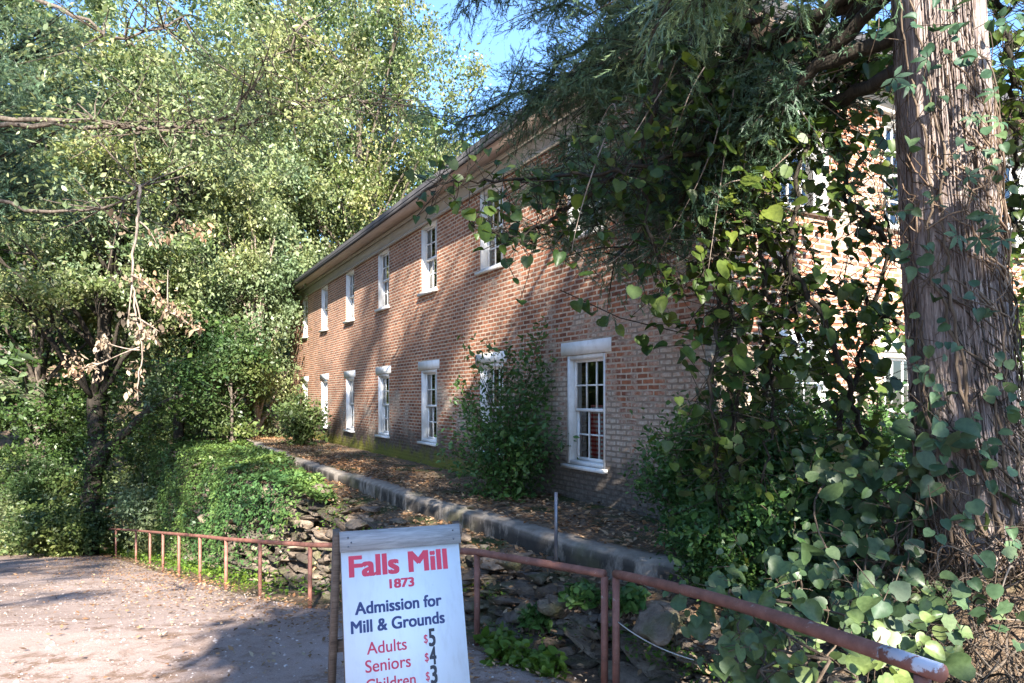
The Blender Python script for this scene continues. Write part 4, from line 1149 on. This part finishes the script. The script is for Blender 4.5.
for k in range(400):                             # dead vine stems clinging to the trunk
    i = int(rng.integers(4, 46)); an = rng.uniform(-1.5, 2*math.pi-1.5)
    if rng.random() < .6: an = rng.uniform(-1.3, .6)
    V = []; dr = rng.normal(0, .16); l0 = rng.uniform(1.04, 1.22)
    for q in range(int(rng.integers(4, 11))):
        ii = min(i+q, len(qs)-1); an += dr + rng.normal(0, .12); r = cr_[ii]*(l0 + .05*math.sin(q*1.3))
        V.append((cp[ii, 0]+r*math.cos(an), cp[ii, 1]+r*math.sin(an), cp[ii, 2] + rng.normal(0, .02)))
    b.tube(V, np.linspace(rng.uniform(.003, .008), .002, len(V)), 5, False)
for k in range(800):                             # strands up the trunk
    i = int(60*rng.random()**1.7); an = rng.uniform(0, 6.28); r = cr_[i]*rng.uniform(1.03, 1.06+.2*max(0, 1-i/22))
    V = []
    for s in range(5):
        ii = i+s; an += rng.normal(0, .07)
        V.append((cp[ii, 0]+r*math.cos(an), cp[ii, 1]+r*math.sin(an), cp[ii, 2]))
    b.tube(V, np.linspace(.004, .0015, 5), 4, False)
tag(b.build('dead_vines', M['thatch']), 'heap of dry brown vine stems around the foot of the cedar', 'dead vines', kind='stuff')

# loose stones of the gravel road
b = MB(); n = 15000
q = np.stack([rng.uniform(-9, 1, n), 2.2 + 9*rng.random(n)**1.3], 1); q = q[sdist(FL, q[:, 0], q[:, 1]) < -.2]; n = len(q)
ov = np.array([(1,0,0),(0,1,0),(-1,0,0),(0,-1,0),(0,0,.7),(.6,.6,.3)]); of = np.array([(0,5,4),(5,1,4),(1,2,4),(2,3,4),(3,0,4)])
zz = G(q[:, 0], q[:, 1]) + .02*(fbm(q[:, 0]*1.2, q[:, 1]*1.2, 2)-.47) + .064
sc = np.exp(rng.normal(-4.9, .45, n)); an = rng.uniform(0, 6.28, n); jit = rng.uniform(.6, 1.3, (n, 6, 3))
vv = ov[None]*jit*sc[:, None, None]; cx_, sx_ = np.cos(an)[:, None], np.sin(an)[:, None]
vv = np.stack([vv[..., 0]*cx_-vv[..., 1]*sx_, vv[..., 0]*sx_+vv[..., 1]*cx_, vv[..., 2]], -1) + np.stack([q[:, 0], q[:, 1], zz], 1)[:, None]
b.add(vv.reshape(-1, 3), (of[None] + (np.arange(n)*6)[:, None, None]).reshape(-1, 3))
def pebble_mat():
    t = NT('pebbles'); r = t.n('NewGeometry').outputs['Random Per Island']
    return t.end(t.pbsdf(t.ramp(r, [(0, (.14,.11,.1)), (.5, (.32,.26,.23)), (1, (.5,.44,.41))]), .9, None, .15))
tag(b.build('loose_gravel', pebble_mat()), 'loose pale stones scattered over the gravel road', 'gravel', kind='stuff')

# small weeds on the rubble
WP = 'small weeds growing on the rubble bank'
for (px, py, Y, r, lab) in [(515,655,5.0,.26,'clump of bright weeds at the foot of the rubble beside the price board'),
                            (545,665,4.8,.2,'low weeds under the rail left of the twin posts at the bottom'),
                            (583,595,5.1,.12,'tuft of weeds just left of the twin posts'),
                            (535,618,5.3,.14,'dark tuft of weeds in the rubble hollow below the pole'),
                            (628,600,4.8,.1,'small tuft of weeds just right of the twin posts'),
                            (500,650,5.3,.2,'weeds at the left foot of the rubble, right of the board edge')]:
    c = P(px, py, Y)
    zb = float(G(c[0], c[1])) if py > 640 else c[2]-.06
    shrub('weed_clump', lab, c[0], c[1], .2 if r > .15 else .14, r, 16, 26, .05, 'leaf_weed' if py > 640 else 'leaf_shrub', 'heart', WP, .04, zb, 'weeds', .4, up=1.2)

# ------------------------------------------------------------------ railings
def railing(name, label, posts, rail, root_at, end_silver=False):
    root = empty(name, root_at); tag(root, label, 'railing', None)
    r0 = np.array(root_at)
    b = MB(); b.tube(resample(rail, .15)-r0, .03, 14); b.F = b.F
    b.build('rail', M['rust'], root, True)
    for p in posts:
        b = MB(); zb = min(float(G(p[0], p[1])), p[2]-.6)
        b.tube([np.array([p[0], p[1], zb-.1])-r0, np.array([p[0], p[1], zb+.2])-r0, np.array([p[0], p[1], p[2]-.02])-r0], .026, 12)
        b.build('post', M['rust'], root, True)
    return root
rail_pts = FENCE.copy(); 
sub = []
for a, c in zip(rail_pts[:-1], rail_pts[1:]):
    for t_ in np.linspace(0, 1, 8)[:-1]:
        m = a*(1-t_)+c*t_; sub.append(m)
sub.append(rail_pts[-1]); sub = np.array(sub)
r1 = railing('pipe_railing', 'long rusty red pipe railing running down beside the road', FENCE, sub, (FENCE[0][0], FENCE[0][1], float(G(*FENCE[0][:2]))))
up_ = P(556, 560, 5.02); b = MB()
r0 = np.array(r1.location)
b.tube([up_-r0, up_+np.array([0, 0, .25])-r0, up_+np.array([0, 0, .5])-r0], .013, 10)
o = b.build('upright_pipe', M['steel'], r1, True); tag(o, 'thin blue grey steel pipe standing up from the rail')
A = P(616, 574, 4.62); E = P(938, 672, 2.2)
sub = np.array([A*(1-t_)+E*t_ + np.array([0, 0, .03*math.sin(math.pi*t_)]) for t_ in np.linspace(0, 1, 14)])
r2 = railing('pipe_railing', 'short rusty pipe rail sloping to the lower right with a silver worn end', [A], sub, (A[0], A[1], float(G(A[0], A[1]))))
r0 = np.array(r2.location); b = MB()
d = unit(E-sub[-2])
b.tube([E-d*.22-r0, E-d*.1-r0, E+d*.012-r0], .0306, 14)
tag(b.build('worn_end', M['worn'], r2, True), 'bare silver end of the pipe')
b = MB(); e2 = E - d*.06
b.tube([e2-np.array([0, 0, .03])-r0, e2-np.array([0, 0, .5])-r0, np.array([e2[0], e2[1], float(G(e2[0], e2[1]))-.2])-r0], .026, 12)
b.build('post', M['rust'], r2, True)
b = MB()
b.tube(bez(P(618,622,4.6), P(650,648,4.3), P(694,660,4.15), 12), .004, 6)
tag(b.build('rope', M['rope'], None, True), 'thin pale rope strung from the twin posts to the right', 'rope')

# ------------------------------------------------------------------ the price board
T0 = np.array([-.577, 3.51, -.685]); SA = R(21); LEAN = R(17)
sgz = float(G(T0[0], T0[1])) + .06
HS = T0[2]-sgz
sign = empty('price_board', (T0[0], T0[1], sgz), SA)
tag(sign, 'white wooden A frame price board with red and navy lettering beside the rail', 'sign')
SWD = .605
def panel_pt(x, L, out=0):                       # local point on the leaning front, L down from the top
    return np.array([x, -L*math.sin(LEAN) - out*math.cos(LEAN), HS - L*math.cos(LEAN) + out*math.sin(LEAN)])
Lmax = (HS-.03)/math.cos(LEAN)
def slab(b, x0, x1, L0, L1, o0, o1):
    V = [panel_pt(x, L, o_) for o_ in (o0, o1) for (x, L) in ((x0, L0), (x1, L0), (x1, L1), (x0, L1))]
    b.add(V, [(0,1,2,3),(7,6,5,4),(0,4,5,1),(1,5,6,2),(2,6,7,3),(3,7,4,0)])
b = MB(); slab(b, -SWD/2, SWD/2, .055, Lmax-.12, .0, .012); b.build('panel', M['sign_white'], sign)
b = MB(); slab(b, -SWD/2-.006, SWD/2+.006, -.012, .088, .0125, .034); tb_ = b.build('top_board', M['wood_grey'], sign)
b = MB()
for (x, L) in ((-.27, .02), (-.27, .065), (.27, .02), (.27, .065), (-.255, .045)):
    c0 = panel_pt(x, L, .034); c1 = panel_pt(x, L, .0365); b.tube([c0, c1], .005, 8)
b.build('screw', M['steel'], tb_)
for sx in (-1, 1):
    b = MB(); slab(b, sx*(SWD/2-.03)-.03, sx*(SWD/2-.03)+.03, -.01, Lmax+.02, -.04, -.001); b.build('leg', M['wood_brown'], sign)
    b = MB(); b.beam((sx*(SWD/2+.012), .03, HS+.01), (sx*(SWD/2+.012), .36, -.01), .035, .075, (0, 1, 0)); b.build('leg', M['wood_brown'], sign)
b = MB(); b.beam((-SWD/2, .2, HS*.45), (SWD/2, .2, HS*.45), .03, .06); b.build('cross_brace', M['wood_brown'], sign)
Rz = np.array(Matrix.Rotation(SA, 3, 'Z'))
def px_to_panel(px, py):
    d = np.array([(px-CX)/F, 1, (HY-py)/F]) @ Rz        # ray in board space
    o = (-np.array([T0[0], T0[1], sgz])) @ Rz
    nrm = np.array([0, -math.cos(LEAN), math.sin(LEAN)]); p0 = panel_pt(0, 0, .012)
    t_ = ((p0-o) @ nrm)/(d @ nrm); q = o + d*t_
    return q[0], (HS - q[2] + .012*math.sin(LEAN))/math.cos(LEAN)
def lettering(text, x0, y0, x1, cap, mat, bold):
    """text from pixel (x0, baseline y0) to x1 with the capital height 'cap' in metres"""
    ax, L0 = px_to_panel(x0, y0[0]); bx, L1 = px_to_panel(x1, y0[1])
    L_ = (L0+L1)/2
    cu = bpy.data.curves.new('lettering', 'FONT'); cu.body = text; cu.size = 1; cu.fill_mode = 'FRONT'; cu.offset = 0; cu.resolution_u = 6
    ob = bpy.data.objects.new('tmp', cu); C.objects.link(ob)
    dg = bpy.context.evaluated_depsgraph_get(); dg.update()
    me = bpy.data.meshes.new_from_object(ob.evaluated_get(dg))
    bpy.data.objects.remove(ob); bpy.data.curves.remove(cu)
    if bold > 0:
        bm = bmesh.new(); bm.from_mesh(me); src = list(bm.faces)
        for k, (dx, dy) in enumerate(((-1, -.6), (-1, .6), (1, -.6), (1, .6))):
            g = bmesh.ops.duplicate(bm, geom=src)
            vv = [e for e in g['geom'] if isinstance(e, bmesh.types.BMVert)]
            bmesh.ops.translate(bm, verts=vv, vec=(dx*bold, dy*bold, .03*(k+1)))
        bm.to_mesh(me); bm.free()
    n = len(me.vertices); co = np.empty(n*3, np.float32); me.vertices.foreach_get('co', co); co = co.reshape(-1, 3)
    mn, mx = co[:, 0].min(), co[:, 0].max()
    X = ax + (co[:, 0]-mn)/(mx-mn)*(bx-ax)
    Yv = co[:, 1]/.70*cap
    W = np.stack([panel_pt(x, L_-y, .0125 + .004*zz) for x, y, zz in zip(X, Yv, co[:, 2])]).astype(np.float32)
    me.vertices.foreach_set('co', W.ravel()); me.update(); me.name = 'lettering'
    me.materials.clear(); me.materials.append(M[mat])
    o = bpy.data.objects.new('lettering', me); C.objects.link(o); o.parent = sign
    return o
lettering('Falls Mill', 349, (576.5, 568.5), 448, .099, 'sign_red', .04)
lettering('1873', 389.5, (588, 586), 414.5, .043, 'sign_red', .045)
lettering('Admission for', 355, (615, 605), 442, .057, 'sign_navy', .032)
lettering('Mill & Grounds', 351, (634.5, 622), 445, .057, 'sign_navy', .032)
lettering('Adults', 367, (655.5, 648.5), 407, .056, 'sign_red', .012)
lettering('Seniors', 365.5, (673.5, 666), 411, .056, 'sign_red', .012)
lettering('Children', 366, (692, 685), 416, .056, 'sign_red', .012)
for k, (dg_, yb) in enumerate((('5', 646), ('4', 664.5), ('3', 683.5))):
    lettering('$', 424+k, (yb-3, yb-3.3), 428+k, .04, 'sign_red', .012)
    lettering(dg_, 429+k, (yb, yb-.7), 436+k, .082, 'sign_black', .035)
